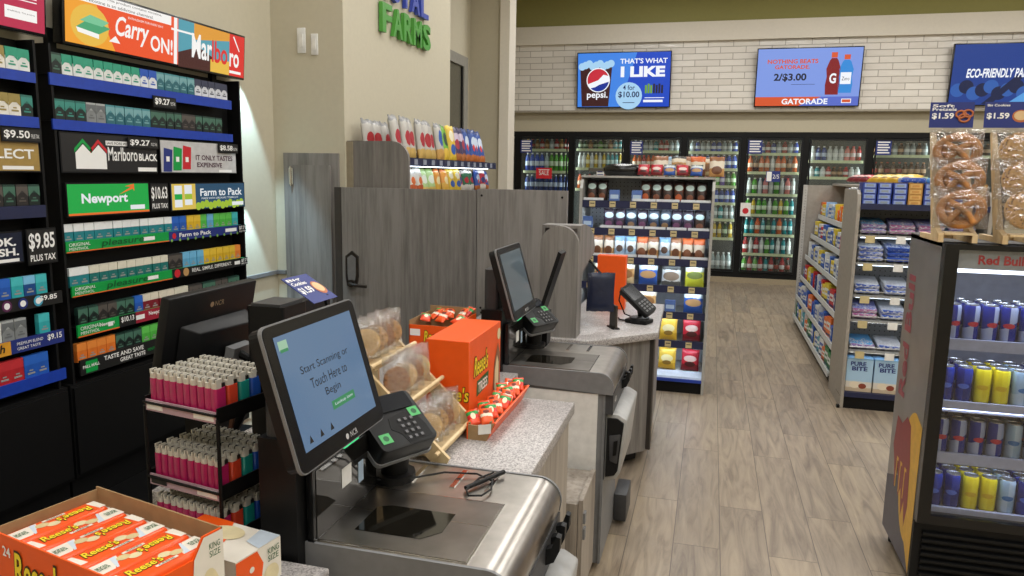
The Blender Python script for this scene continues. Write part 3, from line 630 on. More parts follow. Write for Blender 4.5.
# banner screens
def banner(label,y0,y1,z0,z1,art,mats,tilt=4):
    t=thing('banner_screen',label,'screen',(-2.82,y0,z0),rot=(0,R(tilt),0)); w_,h_=y1-y0,z1-z0
    B().box(-.035,.02,0,w_,0,h_).build('screen_housing',BLKG,t,bevel=.004)
    f=B(FR(.0215,0,0)); art(f,w_,h_); f.build('display',mats,t); return t
def a_carry(f,w,h):
    f.rect(.012,w-.012,.012,h-.012,0)
    f.poly([(.012,.012),(.3,.012),(.16,h-.012),(.012,h-.012)],1,.001); f.disc(.15,h*.4,.11,2,.0014,ry=.09)
    f.poly([(.07,h*.33),(.2,h*.28),(.27,h*.42),(.14,h*.5)],3,.002); f.poly([(.09,h*.45),(.22,h*.42),(.26,h*.52),(.15,h*.58)],4,.0022); f.poly([(.07,h*.33),(.2,h*.28),(.2,h*.2),(.08,h*.25)],5,.0021); f.poly([(.26,h*.2),(.3,h*.32),(.33,h*.2)],5,.0021)
    f.text('Carry',.30,h*.23,.22,h*.46,5,.003,shear=.25,bold=.02); f.text('ON!',.53,h*.2,.16,h*.3,5,.003,bold=.02); f.text('ENTHUSIASM FOR EVERY DAY',.38,h*.68,.24,h*.04,5,.003)
    f.rect(.06,.68,h*.78,h-.012,5,.002); f.text('WARNING: This product contains nicotine.',.09,h*.88,.52,h*.06,6,.003); f.text('Nicotine is an addictive chemical.',.13,h*.80,.42,h*.055,6,.003)
    f.rect(.735,w-.012,.012,h-.012,7,.0015); f.poly([(.735,h*.012),(1.02,.012),(1.02,h*.35),(.9,h*.5),(.735,h*.3)],8,.0018); f.poly([(1.0,.012),(1.2,.012),(1.2,h*.35),(1.0,h*.3)],2,.0019); f.poly([(.86,h*.62),(1.2,h*.8),(1.2,h-.012),(.86,h-.012)],9,.0017)
    f.rect(1.17,w-.012,.012,h-.012,10,.002); f.rect(.7,.725,.012,h-.012,5,.003); f.rect(.68,.86,h*.7,h*.74,5,.003)
    f.text('Marlboro'[:3],.84,h*.25,.17,h*.5,5,.004,bold=.02); f.text('lboro'[:3],1.01,h*.25,.14,h*.46,10,.004,bold=.02); f.text('ro',1.17,h*.24,.09,h*.3,5,.004,bold=.02)
    f.rect(1.17,1.28,h*.1,h*.16,5,.004); f.poly([(1.2,h*.9),(1.26,h*.6),(1.265,h*.62),(1.21,h*.92)],5,.004)
banner('long orange Carry ON! banner screen above the right cigarette rack',2.765,4.09,2.132,2.392,a_carry,[em('banner orange','#ee5426',.95),em('banner amber','#f4a22c',.95),em('banner wheat','#f0c14a',.9),em('banner green','#4cae7a',.85),em('banner mint','#7fd0a0',.85),em('banner white','#f4f2ee',1),em('banner ink','#4a3a34',.7),em('banner teal','#5aa7b8',.85),em('banner dusk','#5a2a22',.6),em('banner sun','#e6a038',.9),em('banner red','#dd2f2a',.95)])
banner('crimson banner screen at the left edge above the left cigarette rack',1.97,2.685,2.142,2.41,lambda f,w,h:(f.rect(.012,w-.012,.012,h-.012,0),f.rect(w-.2,w-.05,h*.18,h*.36,1,.002),f.text('WARNING: This product',w-.19,h*.27,.13,h*.03,3,.003),f.rect(w-.22,w-.05,h*.52,h*.54,1,.002),f.rect(w-.22,w-.05,h*.47,h*.485,1,.002),f.poly([(w-.3,h*.6),(w-.22,h*.9),(w-.2,h*.88),(w-.26,h*.62)],2,.002)),[em('banner crimson','#c0284e',.9),em('banner white','#f4f2ee',1),em('banner dark pink','#7d1a38',.8),em('banner ink','#4a3a34',.7)])
# black base cabinets
for i,(a,b_,lb) in enumerate(((1.4,2.65,'black base cabinet under the left cigarette rack'),(2.665,4.05,'black base cabinet under the right cigarette rack'))):
    c=thing('base_cabinet',lb,'cabinet',(-2.895,a,0))
    B().box(0,.1,0,b_-a,.15,.6).box(0,.07,0,b_-a,0,.15).build('cabinet_body',BLK,c); B().box(.1,.112,.01,b_-a-.01,.17,.585).build('cabinet_door',mat('black laminate','#0c0c0d',.45,spec=.3),c)
mt=thing('floor_mat','black rubber mat on the floor behind the cashier counter','mat',(-2.05,1.9,0)); B().rbox(-.772,.76,-1.5,2.0,0,.012,.03).build('mat_pad',BLK,mt,bevel=.003)
# blue-white light from the ends of the rack's lamps onto the wall
def spot(loc,d,e,ang,col):
    l=bpy.data.lights.new('rack_lamp','SPOT'); l.energy=e; l.spot_size=R(ang); l.spot_blend=.45; l.color=col; l.shadow_soft_size=.01
    o=bpy.data.objects.new('rack_lamp',l); COL.objects.link(o); o.location=loc; o.rotation_euler=Vector(d).to_track_quat('-Z','Y').to_euler()
spot((-2.78,4.15,2.33),(-.06,.03,-1),85,52,(.5,.8,1)); spot((-2.78,4.15,1.57),(-.06,.03,-1),45,52,(.5,.8,1))

# ------------------------------------------------------------------ alcove, partition, wall letters, chip rack
uc=thing('utility_door','tall grey laminate access door set in the beige alcove wall','door',(-2.82,4.5,0))
B().box(0,.41,.03,.048,0,1.71).build('door_surround',GWOOD,uc); 
B().rbox(.07,.36,.012,.03,.02,1.63,.012,axis='Y').build('door_leaf',GWOOD,uc)
B().box(.055,.085,.002,.03,1.5,1.61).cyl((.07,.0,1.49),(.07,.0,1.62),.007).build('hinge',CHR,uc)
GW2=wood('warm grey laminate wood','#5a5652','#85807b','Z',7,.5)
hd=thing('half_door','left grey laminate half door with a lever lock','door',(-2.35,4.45,0))
B().box(0,.93,.0,.04,.02,1.49).build('door_leaf',GWOOD,hd)
B().box(-.05,-.004,.0,.045,0,1.49).build('door_post',mat('dark laminate edge','#3f3a36',.5),hd)
l_=B(); l_.prism([(.04,.84),(.11,.84),(.12,.9),(.12,1.04),(.075,1.075),(.03,1.04),(.03,.9)],'Y',-.014,0,0); l_.prism([(.052,.88),(.098,.88),(.104,.92),(.104,1.03),(.075,1.05),(.046,1.03),(.046,.92)],'Y',-.018,-.014,1)
lp=l_.build('lock_plate',[mat('dark bronze lock','#4a4643',.35,.8),MGR],hd)
B().tube([(.075,0,.86),(.075,-.05,.86),(.1,-.058,.858),(.15,-.058,.852),(.2,-.055,.85)],.011).cyl((.075,0,.86),(.075,-.03,.86),.026).build('lever_handle',mat('dark bronze lock','#4a4643',.35,.8),lp)
pp=thing('partition_panel','right grey laminate privacy panel beside the half door','partition',(-1.415,4.45,0))
B().box(0,.57,.0,.04,.02,1.5).build('panel',GWOOD,pp)
for x,z in ((.03,1.46),(.54,1.46),(.03,.75),(.035,.72)): B().cyl((x,-.004,z),(x,0,z),.007,n=8).build('screw_cap',BLK,pp)
for nm,x0,x1,z0,z1,lb in (('light_switch',-2.70,-2.64,2.36,2.52,'wider white switch plate high on the beige alcove wall'),('light_switch',-2.60,-2.55,2.345,2.48,'narrower white switch plate to the right of the wide one')):
    s_=thing(nm,lb,'switch',((x0+x1)/2,4.55,(z0+z1)/2)); w2,h2=(x1-x0)/2,(z1-z0)/2
    B().box(-w2,w2,-.008,0,-h2,h2).build('switch_plate',WHT,s_,bevel=.002); B().box(-w2*.45,w2*.45,-.013,-.008,-h2*.5,h2*.5).build('rocker',PAPER,s_)
LB=mat('blue letter','#3548a8',.4); LG=mat('green letter','#4f9a3e',.4)
def letters(word,y0,y1,z0,z1,m_):
    n=len(word); st=(y1-y0)/n
    for i,ch in enumerate(word):
        vs,fs,W,H=text_geo(ch,.03,0); wd=st*.86 if ch!='I' else st*.4
        b=B(FR(-2.345,y0+st*i,z0)); P=[(x*wd,y*(z1-z0)) for x,y in vs]
        b.add([(x,y,.012) for x,y in P],fs); b.add([(x,y,-.018) for x,y in P],[f[::-1] for f in fs])
        # side walls along boundary edges
        cnt={}
        for f in fs:
            for a,c in zip(f,f[1:]+f[:1]): cnt[(a,c)]=1
        for (a,c) in cnt:
            if (c,a) not in cnt: b.add([(*P[a],.012),(*P[a],-.018),(*P[c],-.018),(*P[c],.012)],[(0,1,2,3)])
        o=b.build('wall_letter',m_); tag(o,f"{'blue' if m_ is LB else 'green'} raised letter {ch}, {ORD[i]} letter of the word {word} on the wall",'letter','raised letters of the wall name')
letters('ROYAL',5.06,6.0,2.83,3.02,LB); letters('FARMS',5.08,6.05,2.585,2.79,LG)
# chip rack
cr=thing('chip_rack','grey laminate snack shelf with rounded end behind the half door','shelf unit',(-2.37,4.58,0))
P=[(0,0),(.44,0),(.44,1.62)]+[(.44-.12+.12*math.cos(R(a)),1.675+.12*math.sin(R(a))) for a in range(0,91,15)]+[(0,1.795)]
B().prism(P,'Y',.0,.03,0).box(0,.045,-.012,0,.02,1.79,1).build('end_panel',[GW2,mat('tan laminate edge','#8f846f',.5)],cr)
B().box(0,.02,.03,2.05,.1,1.75).build('back_panel',mat('dark shelf back','#2a2a2b',.6),cr)
for z in (1.66,1.425,.9):
    s_=B().box(.02,.43,.03,2.05,z-.02,z).build('shelf',BLK,cr); f=B().box(.43,.44,.03,2.05,z-.025,z+.03)
    for i in range(12): f.box(.44,.442,.1+.16*i,.16+.16*i,z-.015,z+.022,1)
    f.build('price_rail',[NAVY,mat('grey price tag','#8a90a0',.5)],s_)
B().box(.35,.37,.05,2.03,1.632,1.638).build('shelf_lamp',em('shelf led','#e6f3ff',8),cr)

def bag_mesh(name,w,h,t,m_,seed=0,puff=1.0):
    rnd=random.Random(seed); nx,nz=9,11; vs=[]; fs=[]
    for side in (-1,1):
        for j in range(nz+1):
            v=j/nz
            for i in range(nx+1):
                u=i/nx*2-1; prof=max(0,(1-abs(u)**3))*max(0,(1-abs(2*v-1)**4))
                d=t/2*prof**.6*puff+rnd.uniform(-.04,.04)*t*(.5+prof)
                edge=1-.05*(1-abs(2*v-1))
                zz=v*h+(rnd.uniform(-.01,.015)*h if v in (0,1) else 0)
                vs.append((u*w/2*edge, side*d+ (.0015*side), zz+(.012*h*math.sin(u*5+seed) if j==nz else 0)))
    k=(nx+1)*(nz+1); g=lambda s,i,j: s*k+j*(nx+1)+i
    for j in range(nz):
        for i in range(nx):
            fs.append((g(0,i,j),g(0,i+1,j),g(0,i+1,j+1),g(0,i,j+1))); fs.append((g(1,i,j),g(1,i,j+1),g(1,i+1,j+1),g(1,i+1,j)))
    for j in range(nz): fs.append((g(0,0,j),g(0,0,j+1),g(1,0,j+1),g(1,0,j))); fs.append((g(0,nx,j),g(1,nx,j),g(1,nx,j+1),g(0,nx,j+1)))
    for i in range(nx): fs.append((g(0,i,0),g(1,i,0),g(1,i+1,0),g(0,i+1,0))); fs.append((g(0,i,nz),g(0,i+1,nz),g(1,i+1,nz),g(1,i,nz)))
    b=B().add(vs,fs,0,True); return b.build(name,m_,angle=60)
CH={'sr':(print_mat('chip silver red',[(0,'#c9a75e'),(.28,'#b9b6b0'),(.86,'#8f8f90')],(.5,.5,.34,.17,'#a8222b')),'silver bag with red oval'),
 'sb':(print_mat('chip silver blue',[(0,'#c79a52'),(.32,'#b9b6b0'),(.86,'#8f8f90')],(.5,.6,.3,.2,'#2b57a8')),'silver bag with blue oval'),
 'gn':(print_mat('chip green',[(0,'#d5b13a'),(.35,'#6fae2a'),(.9,'#4f9024')],(.5,.6,.3,.18,'#1d3f24')),'green chip bag'),
 'ye':(print_mat('chip yellow',[(0,'#d9b73a'),(.9,'#e5c84a')],(.5,.35,.3,.14,'#2b57a8'),(.45,.7,.25,.15,'#e9e2c6')),'yellow chip bag'),
 'pb':(print_mat('chip plum',[(0,'#a9642f'),(.25,'#3a2a55'),(.6,'#c8b9cf'),(.8,'#2f2450')],(.5,.5,.3,.14,'#a02a3c')),'purple and white chip bag'),
 'bl':(print_mat('chip blue',[(0,'#b5672f'),(.25,'#2a4f9c'),(.85,'#1f3a7a')],(.5,.6,.33,.17,'#c9d6ea'),(.4,.45,.15,.1,'#d03a3a')),'blue chip bag'),
 'wo':(print_mat('chip white',[(0,'#c95f2c'),(.35,'#e4e0d8'),(.8,'#d6d3cc')],(.5,.5,.25,.15,'#e8742c')),'white and orange chip bag'),
 'lg':(print_mat('chip pale green',[(0,'#e2c266'),(.25,'#b9d48f'),(.85,'#9fbf72')],(.5,.55,.33,.17,'#e9efdc')),'pale green chip bag'),
 'or':(print_mat('chip orange',[(0,'#e2b144'),(.4,'#e79a3c'),(.85,'#d8742c')],(.5,.5,.3,.16,'#f0dca6')),'orange chip bag'),
 'rw':(print_mat('chip crimson',[(0,'#e0d6cc'),(.3,'#b02434'),(.8,'#d8d2ca')],(.5,.5,.3,.14,'#2c3f7a')),'red and white chip bag'),
 'gb':(print_mat('chip bottle green',[(0,'#d8d2ca'),(.3,'#2a6a4a'),(.8,'#d8d2ca')],(.5,.5,.3,.14,'#b02434')),'green and white chip bag')}
CHM={}
def chips(codes,y0,pitch,z,w,h,shelfname,x=-2.07,lean=-10):
    for i,k in enumerate(codes.split()):
        key=(k,h)
        if key not in CHM: o=CHM[key]=bag_mesh('chip_bag',w,h,.05,CH[k][0],len(CHM)); 
        else: o=CHM[key].copy(); COL.objects.link(o)
        o.location=(x+random.uniform(-.015,.015),y0+pitch*i,z); o.rotation_euler=(R(lean+random.uniform(-3,3)),R(random.uniform(-5,5)),math.pi/2+R(random.uniform(-14,2)))
        tag(o,f"{CH[k][1]}, {ORD[i]} from left on {shelfname} shelf of chip rack",'chip bag','chip bags on the chip rack')
chips('sr sr sr sr sr sr sb gn ye pb pb bl bl bl bl',4.72,.136,1.675,.117,.30,'upper',x=-2.06)
chips('sr sr sr sr sr',4.68,.14,1.675,.128,.27,'upper rear',x=-2.25)
chips('wo wo wo lg lg or or ye ye rw gb gb bl rw bl',4.72,.136,1.44,.12,.185,'lower',x=-2.03)

# ------------------------------------------------------------------ counters
GRA=granite()
def counter(label, top, z, cab, cabmat=GWOODL, th=.04):
    t=thing('counter',label,'counter',(top[0][0],top[0][1],0)); ox,oy=top[0]
    sh=lambda P:[(x-ox,y-oy) for x,y in P]
    B().prism(sh(top),'Z',z-th,z,0).build('worktop',GRA,t,bevel=.004); 
    B().prism(sh(cab),'Z',.08,z-th,0).build('cabinet_body',cabmat,t)
    cx=sum(p[0] for p in cab)/len(cab); cy=sum(p[1] for p in cab)/len(cab)
    B().prism(sh([(cx+(x-cx)*.86,cy+(y-cy)*.9) for x,y in cab]),'Z',.013,.08,0).build('toe_kick',BLK,t); return t
K1=counter('granite-topped counter holding the cookie rack and the orange cartons',[(-.418,1.785),(-.418,2.455),(-.70,2.455),(-.70,2.76),(-1.32,2.76),(-1.32,1.785)],.82,[(-.435,1.79),(-.435,2.44),(-.71,2.44),(-.71,2.75),(-1.31,2.75),(-1.31,1.79)])
KC=counter('cashier counter under the lighter rack and the white king size cartons',[(-.70,.3),(-.70,1.25),(-.94,1.25),(-.94,1.77),(-1.3,1.77),(-1.3,1.45),(-1.145,1.45),(-1.145,.3)],.81,[(-.72,.32),(-.72,1.24),(-.96,1.24),(-.96,1.76),(-1.28,1.76),(-1.28,1.47),(-1.135,1.47),(-1.135,.32)])
K2=counter('angled granite counter with wood hood and card reader behind the second kiosk',[(-1.3,3.69),(-.57,3.685),(-.24,4.03),(-.265,4.95),(-.79,4.95),(-.79,4.42),(-1.3,4.42)],.76,[(-1.28,3.72),(-.585,3.715),(-.27,4.045),(-.29,4.93),(-.78,4.93),(-.78,4.40),(-1.28,4.40)],GWOOD)
o=B().prism([(.0,.0),(.028,-.014),(.034,.0),(.006,.016)],'Z',.09,.715).build('door_edge',mat('dark laminate edge','#3f3a36',.5),K2); o.location=(1.012,.345,0)
B().box(1.005,1.02,.62,.66,.28,.40).build('door_pull',DGR,K2)
lc=thing('low_cabinet','low pale laminate cabinet with hinged side between the counter and second kiosk','cabinet',(-.40,2.47,0))
B().box(-.29,0,0,.32,.05,.44).build('cabinet_body',GWOODL,lc); B().box(.002,.018,.01,.31,.06,.452).build('cabinet_door',GWOODL,lc)
for z in (.30,.36): B().box(.018,.026,.02,.05,z,z+.04).build('hinge',MGR,lc)

# ------------------------------------------------------------------ self checkout kiosks
def kiosk(y0, label, lit):
    t=thing('self_checkout',label,'self checkout',(-.33,y0,0))
    body=B().box(-.53,-.03,.01,.47,.03,.77,0).box(-.50,-.06,.003,.01,.03,.745,1); 
    for x in (-.035,): body.box(x-.004,x+.001,.004,.01,.03,.74,0)
    body.build('cabinet_body',[MGR,mat('pale grey side panel','#dcdbd8',.5)],t,)
    # front money module with a recess
    P=[(-.03,.66),(.02,.66),(.056,.64),(.036,.42),(.02,.39),(-.03,.375)]
    mo=B().prism(P,'Y',.03,.45,0).build('cash_module',mat('kiosk light grey','#a5a5a4',.45),t,bevel=.008)
    B().prism([(-.022,.645),(.018,.645),(.044,.628),(.026,.43),(.014,.41),(-.022,.40)],'Y',.02,.032,0).build('recess',BLKP,mo)
    B().prism([(-.012,.575),(.034,.585),(.024,.46),(-.007,.47)],'Y',.014,.022,0).build('slot_plate',DGR,mo,bevel=.004)
    B().prism([(.008,.555),(.024,.56),(.02,.50),(.006,.495)],'Y',.009,.015,0).build('slot',BLK,mo)
    # steel scanner deck
    arc=[(-.06+.06*math.sin(R(a)),.77+.06*math.cos(R(a))) for a in range(0,91,10)]
    P=[(-.535,.765),(-.535,.83)]+arc+[(-.004,.745),(-.03,.745)]
    dk=B().prism(P,'Y',.006,.474,0,smooth=True).build('scanner_deck',STEEL,t)
    for a,b_ in ((-.002,.006),(.474,.482)): B().prism([(x+(.002 if x>-.1 else 0),z+.002) for x,z in P],'Y',a,b_,0,smooth=True).build('deck_trim',MGR,t)
    pl=B().box(-.432,-.098,.012,.292,.83,.8325,1).box(-.428,-.102,.016,.288,.8325,.8335,0)
    pl.box(-.428,-.102,.17,.1725,.8335,.8338,1)
    p_=pl.build('scanner_plate',[DSTEEL,CHR],t)
    B().prism([(-.375,.075),(-.225,.075),(-.19,.115),(-.19,.205),(-.345,.205),(-.375,.19)],'Z',.8338,.8346,0).build('scanner_window',mat('dark scanner glass','#15130f',.06,spec=.8),p_)
    for x in (-.36,-.25,-.16): B().box(x-.006,x+.006,.345,.455,.83,.833).build('ridge',CHR,dk)
    # front strip, wordmarks and bag hooks
    fs=B().box(-.03,.0,.01,.47,.664,.746,0); f=B(FR(.0005,0,0)); f.text('NCR',.40,.70,.05,.022,1,bold=.02); f.text('NCR',.05,.70,.05,.022,1,bold=.02)
    n=len(fs.v); fs.v+=f.v; fs.f+=[[i+n for i in q] for q in f.f]; fs.m+=f.m; fs.sm+=f.sm
    fs.build('front_strip',[DGR,INKW],t)
    for y in (.30,.36,.42): B().prism([(0,.73),(.014,.735),(.024,.765),(.034,.762),(.033,.73),(.02,.70),(0,.69)],'Y',y,y+.022).build('bag_hook',BLKP,t)
    # upright scanner glass
    ug=B().box(-.445,-.43,.0,.30,.82,1.0,0).build('upright_frame',BLKG,t)
    B().box(-.43,-.4285,.012,.288,.835,.985).build('upright_window',mat('smoked scanner glass','#1d1c1b',.05,spec=.9),ug)
    B().box(-.428,-.4272,.12,.165,.90,.945).build('white_sticker',PAPER,ug); B().box(-.428,-.4272,.2,.225,.88,.93).build('blue_sticker',PALE,ug)
    B().box(-.43,-.425,.13,.2,.99,.996).build('status_light',em('status green','#3fe08a',1.2),ug)
    # tower
    B().prism([(-.535,-.03),(-.45,-.03),(-.45,.28),(-.50,.30),(-.535,.28)],'Z',.70,1.06).build('tower',BLKP,t)
    B().rbox(-.53,-.47,-.02,.2,.85,1.22,.02,axis='Z').build('tower_cover',DGR,t)
    # screen
    s_=.285; M=frame((-.405,.035,1.178),(0,1,0),(-math.sin(s_),0,math.cos(s_)))
    b=B(M).rbox(-.174,.174,-.139,.139,-.034,-.008,.02,0,4); hs=b.build('screen_housing',BLKP,t)
    B(M).rbox(-.179,.179,-.143,.143,-.009,-.002,.018,0,4).build('edge_band',MGR,hs); B(M).rbox(-.176,.176,-.140,.140,-.002,0,.016,0,4).build('bezel',BLKG,hs)
    f=B(M); f.rect(-.150,.150,-.106,.118,0,.0008)
    if lit:
        for tx,u,v,w_ in (('Start Scanning or',-.0,.028,.19),('Touch Here to',-.0,-.002,.145),('Begin',0,-.032,.06)): f.text(tx,u,v,w_,.02,1,.0016,al='C')
        f.rect(-.02,.075,-.062,-.044,2,.0014); f.text('Lookup item',.028,-.057,.075,.008,3,.002,al='C')
        f.rect(-.142,-.112,.09,.108,4,.0014); f.rect(-.14,-.114,.086,.092,2,.0018)
        for u in (-.13,-.09,-.05): f.poly([(u,-.095),(u+.014,-.095),(u+.007,-.08)],1,.0014)
        f.build('display',[em('kiosk screen blue','#7798bd',.58,.1),INKK,em('kiosk green','#3f9a66',.7,.12),em('kiosk white','#dfe8f2',.8),em('kiosk logo','#a8d0b0',.8)],hs)
    else: f.build('display',[em('kiosk screen grey','#6d7a80',.5,.12)],hs)
    f=B(M); f.text('NCR',.015,-.132,.03,.012,0,.0014); f.disc(.002,-.126,.006,0,.0012); f.build('wordmark',[mat('silver ink','#b9b9b9',.4)],hs)
    # payment and receipt unit on a post, turned towards the customer
    d=thing('tmp','x','x'); bpy.data.objects.remove(d)
    c,s=math.cos(R(-28)),math.sin(R(-28)); a=R(28)
    n_=Vector((c*math.cos(R(55)),s*math.cos(R(55)),math.sin(R(55)))); u_2=Vector((-s,c,0)); v_=n_.cross(u_2)
    M2=frame((-.385,.325,.995),u_2,v_)
    pu=B(M2).rbox(-.085,.085,-.075,.085,-.055,0,.015,0,3).build('payment_unit',BLKP,t,bevel=.004)
    B(M2).rbox(-.087,.087,-.078,.03,-.059,-.048,.015,0,3).build('unit_trim',MGR,pu)
    B(M2).rbox(-.07,.07,.03,.08,0,.0035,.006,0,2).build('reader_screen',mat('reader glass','#20242b',.1,spec=.7),pu)
    kp=B(M2); P=[(-.02,.012),(.03,.022),(.06,.01),(.07,-.03),(.07,-.065),(-.005,-.07),(-.01,-.04),(-.03,-.02)]
    kp.prism(P,'Z',-.001,.001,0).build('keypad_recess',BLK,pu)
    kk=B(M2)
    for i in range(4):
        for j in range(3): kk.box(.0+.018*j,.008+.018*j,-.06+.018*i,-.052+.018*i,.001,.004)
    kk.build('keypad_keys',mat('key grey','#5d5d60',.4),pu)
    for u,v in ((-.075,-.055),(.045,.0)):
        f=B(M2); f.rect(u,u+.03,v,v+.028,0,.002); f.disc(u+.015,v+.014,.008,1,.0024); f.build('green_sticker',[mat('sticker green','#4cae63',.5),mat('sticker dark','#1d5a36',.5)],pu)
    B().cyl((-.41,.36,.83),(-.40,.355,.95),.035).cyl((-.41,.36,.83),(-.41,.36,.85),.055).build('unit_post',BLK,t)
    return t
k1=kiosk(1.295,'nearest self-checkout kiosk, blue screen asking to start scanning','1')
k2=kiosk(2.82,'self-checkout kiosk farther back with a grey blank screen','')
B().box(-.03,.03,.43,.62,.02,.15).build('kick_plate',DGR,k2,bevel=.006)
B().prism([(-.62,.86),(-.55,.86),(-.55,1.06),(-.62,1.12)],'Y',.52,.56).build('side_bracket',BLKP,k2)
cb=B().tube([(-.76,1.60,.845),(-.70,1.63,.842),(-.62,1.70,.842),(-.54,1.72,.84),(-.49,1.69,.84),(-.478,1.64,.84),(-.49,1.60,.84),(-.52,1.59,.84),(-.535,1.62,.84),(-.525,1.69,.842),(-.50,1.735,.843)],.0026)
o=cb.build('cord',BLKP,k1); o.location=(.33,-1.295,0)
st=B().cyl((-.54,1.63,.8395),(-.475,1.745,.8435),.006).build('stylus',BLKP,k1); st.location=(.33,-1.295,0)

# ------------------------------------------------------------------ cashier till, lighters, front cartons
pm=thing('till_monitor','black till monitor seen from behind next to the cigarette rack','monitor',(-1.2,1.575,.81))
tl=R(12); M=frame((0,0,.36),(0,1,0),(math.sin(tl),0,math.cos(tl)))
B(M).box(-.17,.17,-.15,.135,-.03,-.004,0).build('screen_housing',BLKP,pm,bevel=.006); 
hb=B(M); hb.add([(-.125,-.15,0),(.13,-.15,0),(.13,.06,0),(-.125,.06,0),(-.075,-.13,.05),(.115,-.13,.05),(.115,.045,.05),(-.09,.045,.03)],[(4,5,6,7),(0,1,5,4),(1,2,6,5),(2,3,7,6),(3,0,4,7)]); hb.build('rear_hump',BLKP,pm,bevel=.004)
f=B(M); f.text('NCR',.0,.09,.035,.013,0,-.0035); f.disc(-.012,.0965,.007,0,-.0035); f.build('wordmark',[mat('bronze ink','#9a8468',.4)],pm)
B(M).box(-.01,.07,-.04,.0,.05,.075,0).build('mount_plate',MGR,pm)
B().tube([(.06,.02,.33),(.1,.04,.30),(.09,.03,.22),(.05,.0,.12)],.012).tube([(.06,-.01,.32),(.085,-.02,.26),(.06,-.02,.14)],.006,m=1).build('cable',[BLK,mat('brown cable','#5a3a28',.5)],pm)
B().box(-.05,.03,-.05,.05,.0,.25).box(-.09,.09,-.1,.1,0,.02).build('stand',BLK,pm)
pr=thing('receipt_printer','tall black customer pole display beside the till monitor','printer',(-1.025,1.60,.81))
B().rbox(-.05,.05,-.055,.055,.0,.462,.008,axis='Z').build('printer_body',BLKP,pr); B().box(-.04,.04,-.05,.05,.462,.468).build('printer_lid',DGR,pr)
sc=thing('till_keyboard_screen','thin black panel behind the nearest kiosk screen by the alcove','monitor',(-1.2,2.05,.821))
B().box(-.02,.02,-.15,.1,.06,.385).build('panel',BLKP,sc,bevel=.004); B().box(-.06,.06,-.08,.08,0,.06).build('base',BLK,sc)

# lighter rack
LR_=thing('lighter_rack','black wire counter rack holding three trays of lighters','rack',(-1.02,1.337,.81),rz=R(-10))
lw,ld=.104,.088
for sx in (-1,1):
    for sy in (-1,1): B().cyl((sx*lw,sy*ld,0),(sx*lw,sy*ld,.29 if sy<0 else .36),.004,n=8).build('post',BLK,LR_)
TZ=(.281,.116,.0)
for k,z in enumerate(TZ):
    z=max(z,.004); tr=B().box(-lw,lw,-ld,ld,z,z+.004,0).box(-lw,-lw+.003,-ld,ld,z,z+.03,0).box(lw-.003,lw,-ld,ld,z,z+.032,0).box(-lw,lw,ld-.003,ld,z,z+.03,0).build('tray',BLK,LR_)
    B().tube([(-lw,-ld-.004,z+.018),(lw,-ld-.004,z+.018)],.003).build('front_wire',BLK,LR_)
    B().box(-lw+.004,lw-.004,-ld-.001,-ld+.002,z,z+.024).build('clear_lip',mat('pinkish clear lip','#b89aa6',.3),LR_)
    for a,b_ in ((-.095,-.05),(.04,.095)): B().box(a,b_,-ld-.0025,-ld-.001,z+.004,z+.02).build('shelf_label',PAPER if k!=1 or a>0 else INKK,LR_)
LC={'pink':'#b3245f','rose':'#c03a6e','red':'#d2452c','teal':'#1f8f86','blue':'#2354b4','black':'#131316'}
HOOD=mat('lighter steel','#d9d4c8',.35,.25); WHEEL=mat('lighter wheel','#4a4845',.4,.8)
LP={}
def lighter(col):
    if col in LP: return LP[col]
    t=thing('lighter','x','lighter')
    b=B(); b.rbox(-.0088,.0088,-.0145,.0145,0,.064,.006,n=3,axis='Z'); b.build('lighter_body',mat('lighter '+col,LC[col],.25,coat=.4),t)
    B().rbox(-.0078,.0078,-.0135,.0045,.064,.075,.005,n=2).box(-.0075,-.0045,-.012,.004,.075,.083).box(.0045,.0075,-.012,.004,.075,.083).build('hood',HOOD,t)
    B().cyl((-.004,-.002,.077),(.004,-.002,.077),.005,n=8).box(-.005,.005,.006,.0138,.064,.0725).build('spark_wheel',WHEEL,t)
    LP[col]=Proto(t); return LP[col]
rows=['pink','red','teal','blue','black']
ML=Matrix.Translation((-1.02,1.337,.81)) @ Matrix.Rotation(R(-10),4,'Z')
for k,tn in enumerate(('top','middle','bottom')):
    z=max(TZ[k],.004)+.004
    for j,cn in enumerate(rows):
        for i in range(10):
            p=ML @ Vector((-.0882+.0194*i+(.0015*random.uniform(-1,1)), -.066+.0325*j, z))
            lighter(cn).put(p,(0,0,R(-10)),f"{cn} lighter, {ORD[i]} from left in the {ORD[j]} row of the {tn} lighter tray",'pocket lighters in the black wire rack')

def brand(f,u,v,w,h,y=1,k=2,d=.0012,shear=.15):
    f.text("Reese's",u-w*.02,v-h*.06,w*1.04,h*1.12,k,d,bold=.06,shear=shear); f.text("Reese's",u,v,w,h,y,d+.0005,bold=.02,shear=shear)
CRM=mat('cream carton','#e6e0d4',.45,var=.03); WCH=mat('white chocolate print','#ddcfa6',.5); SKY=mat('pale blue print','#c3d0de',.5)
KS=thing('candy_carton','open orange 24-count peanut butter cup carton full of king size packs, bottom left','box',(-.953,.959,.81),rz=R(-12.6))
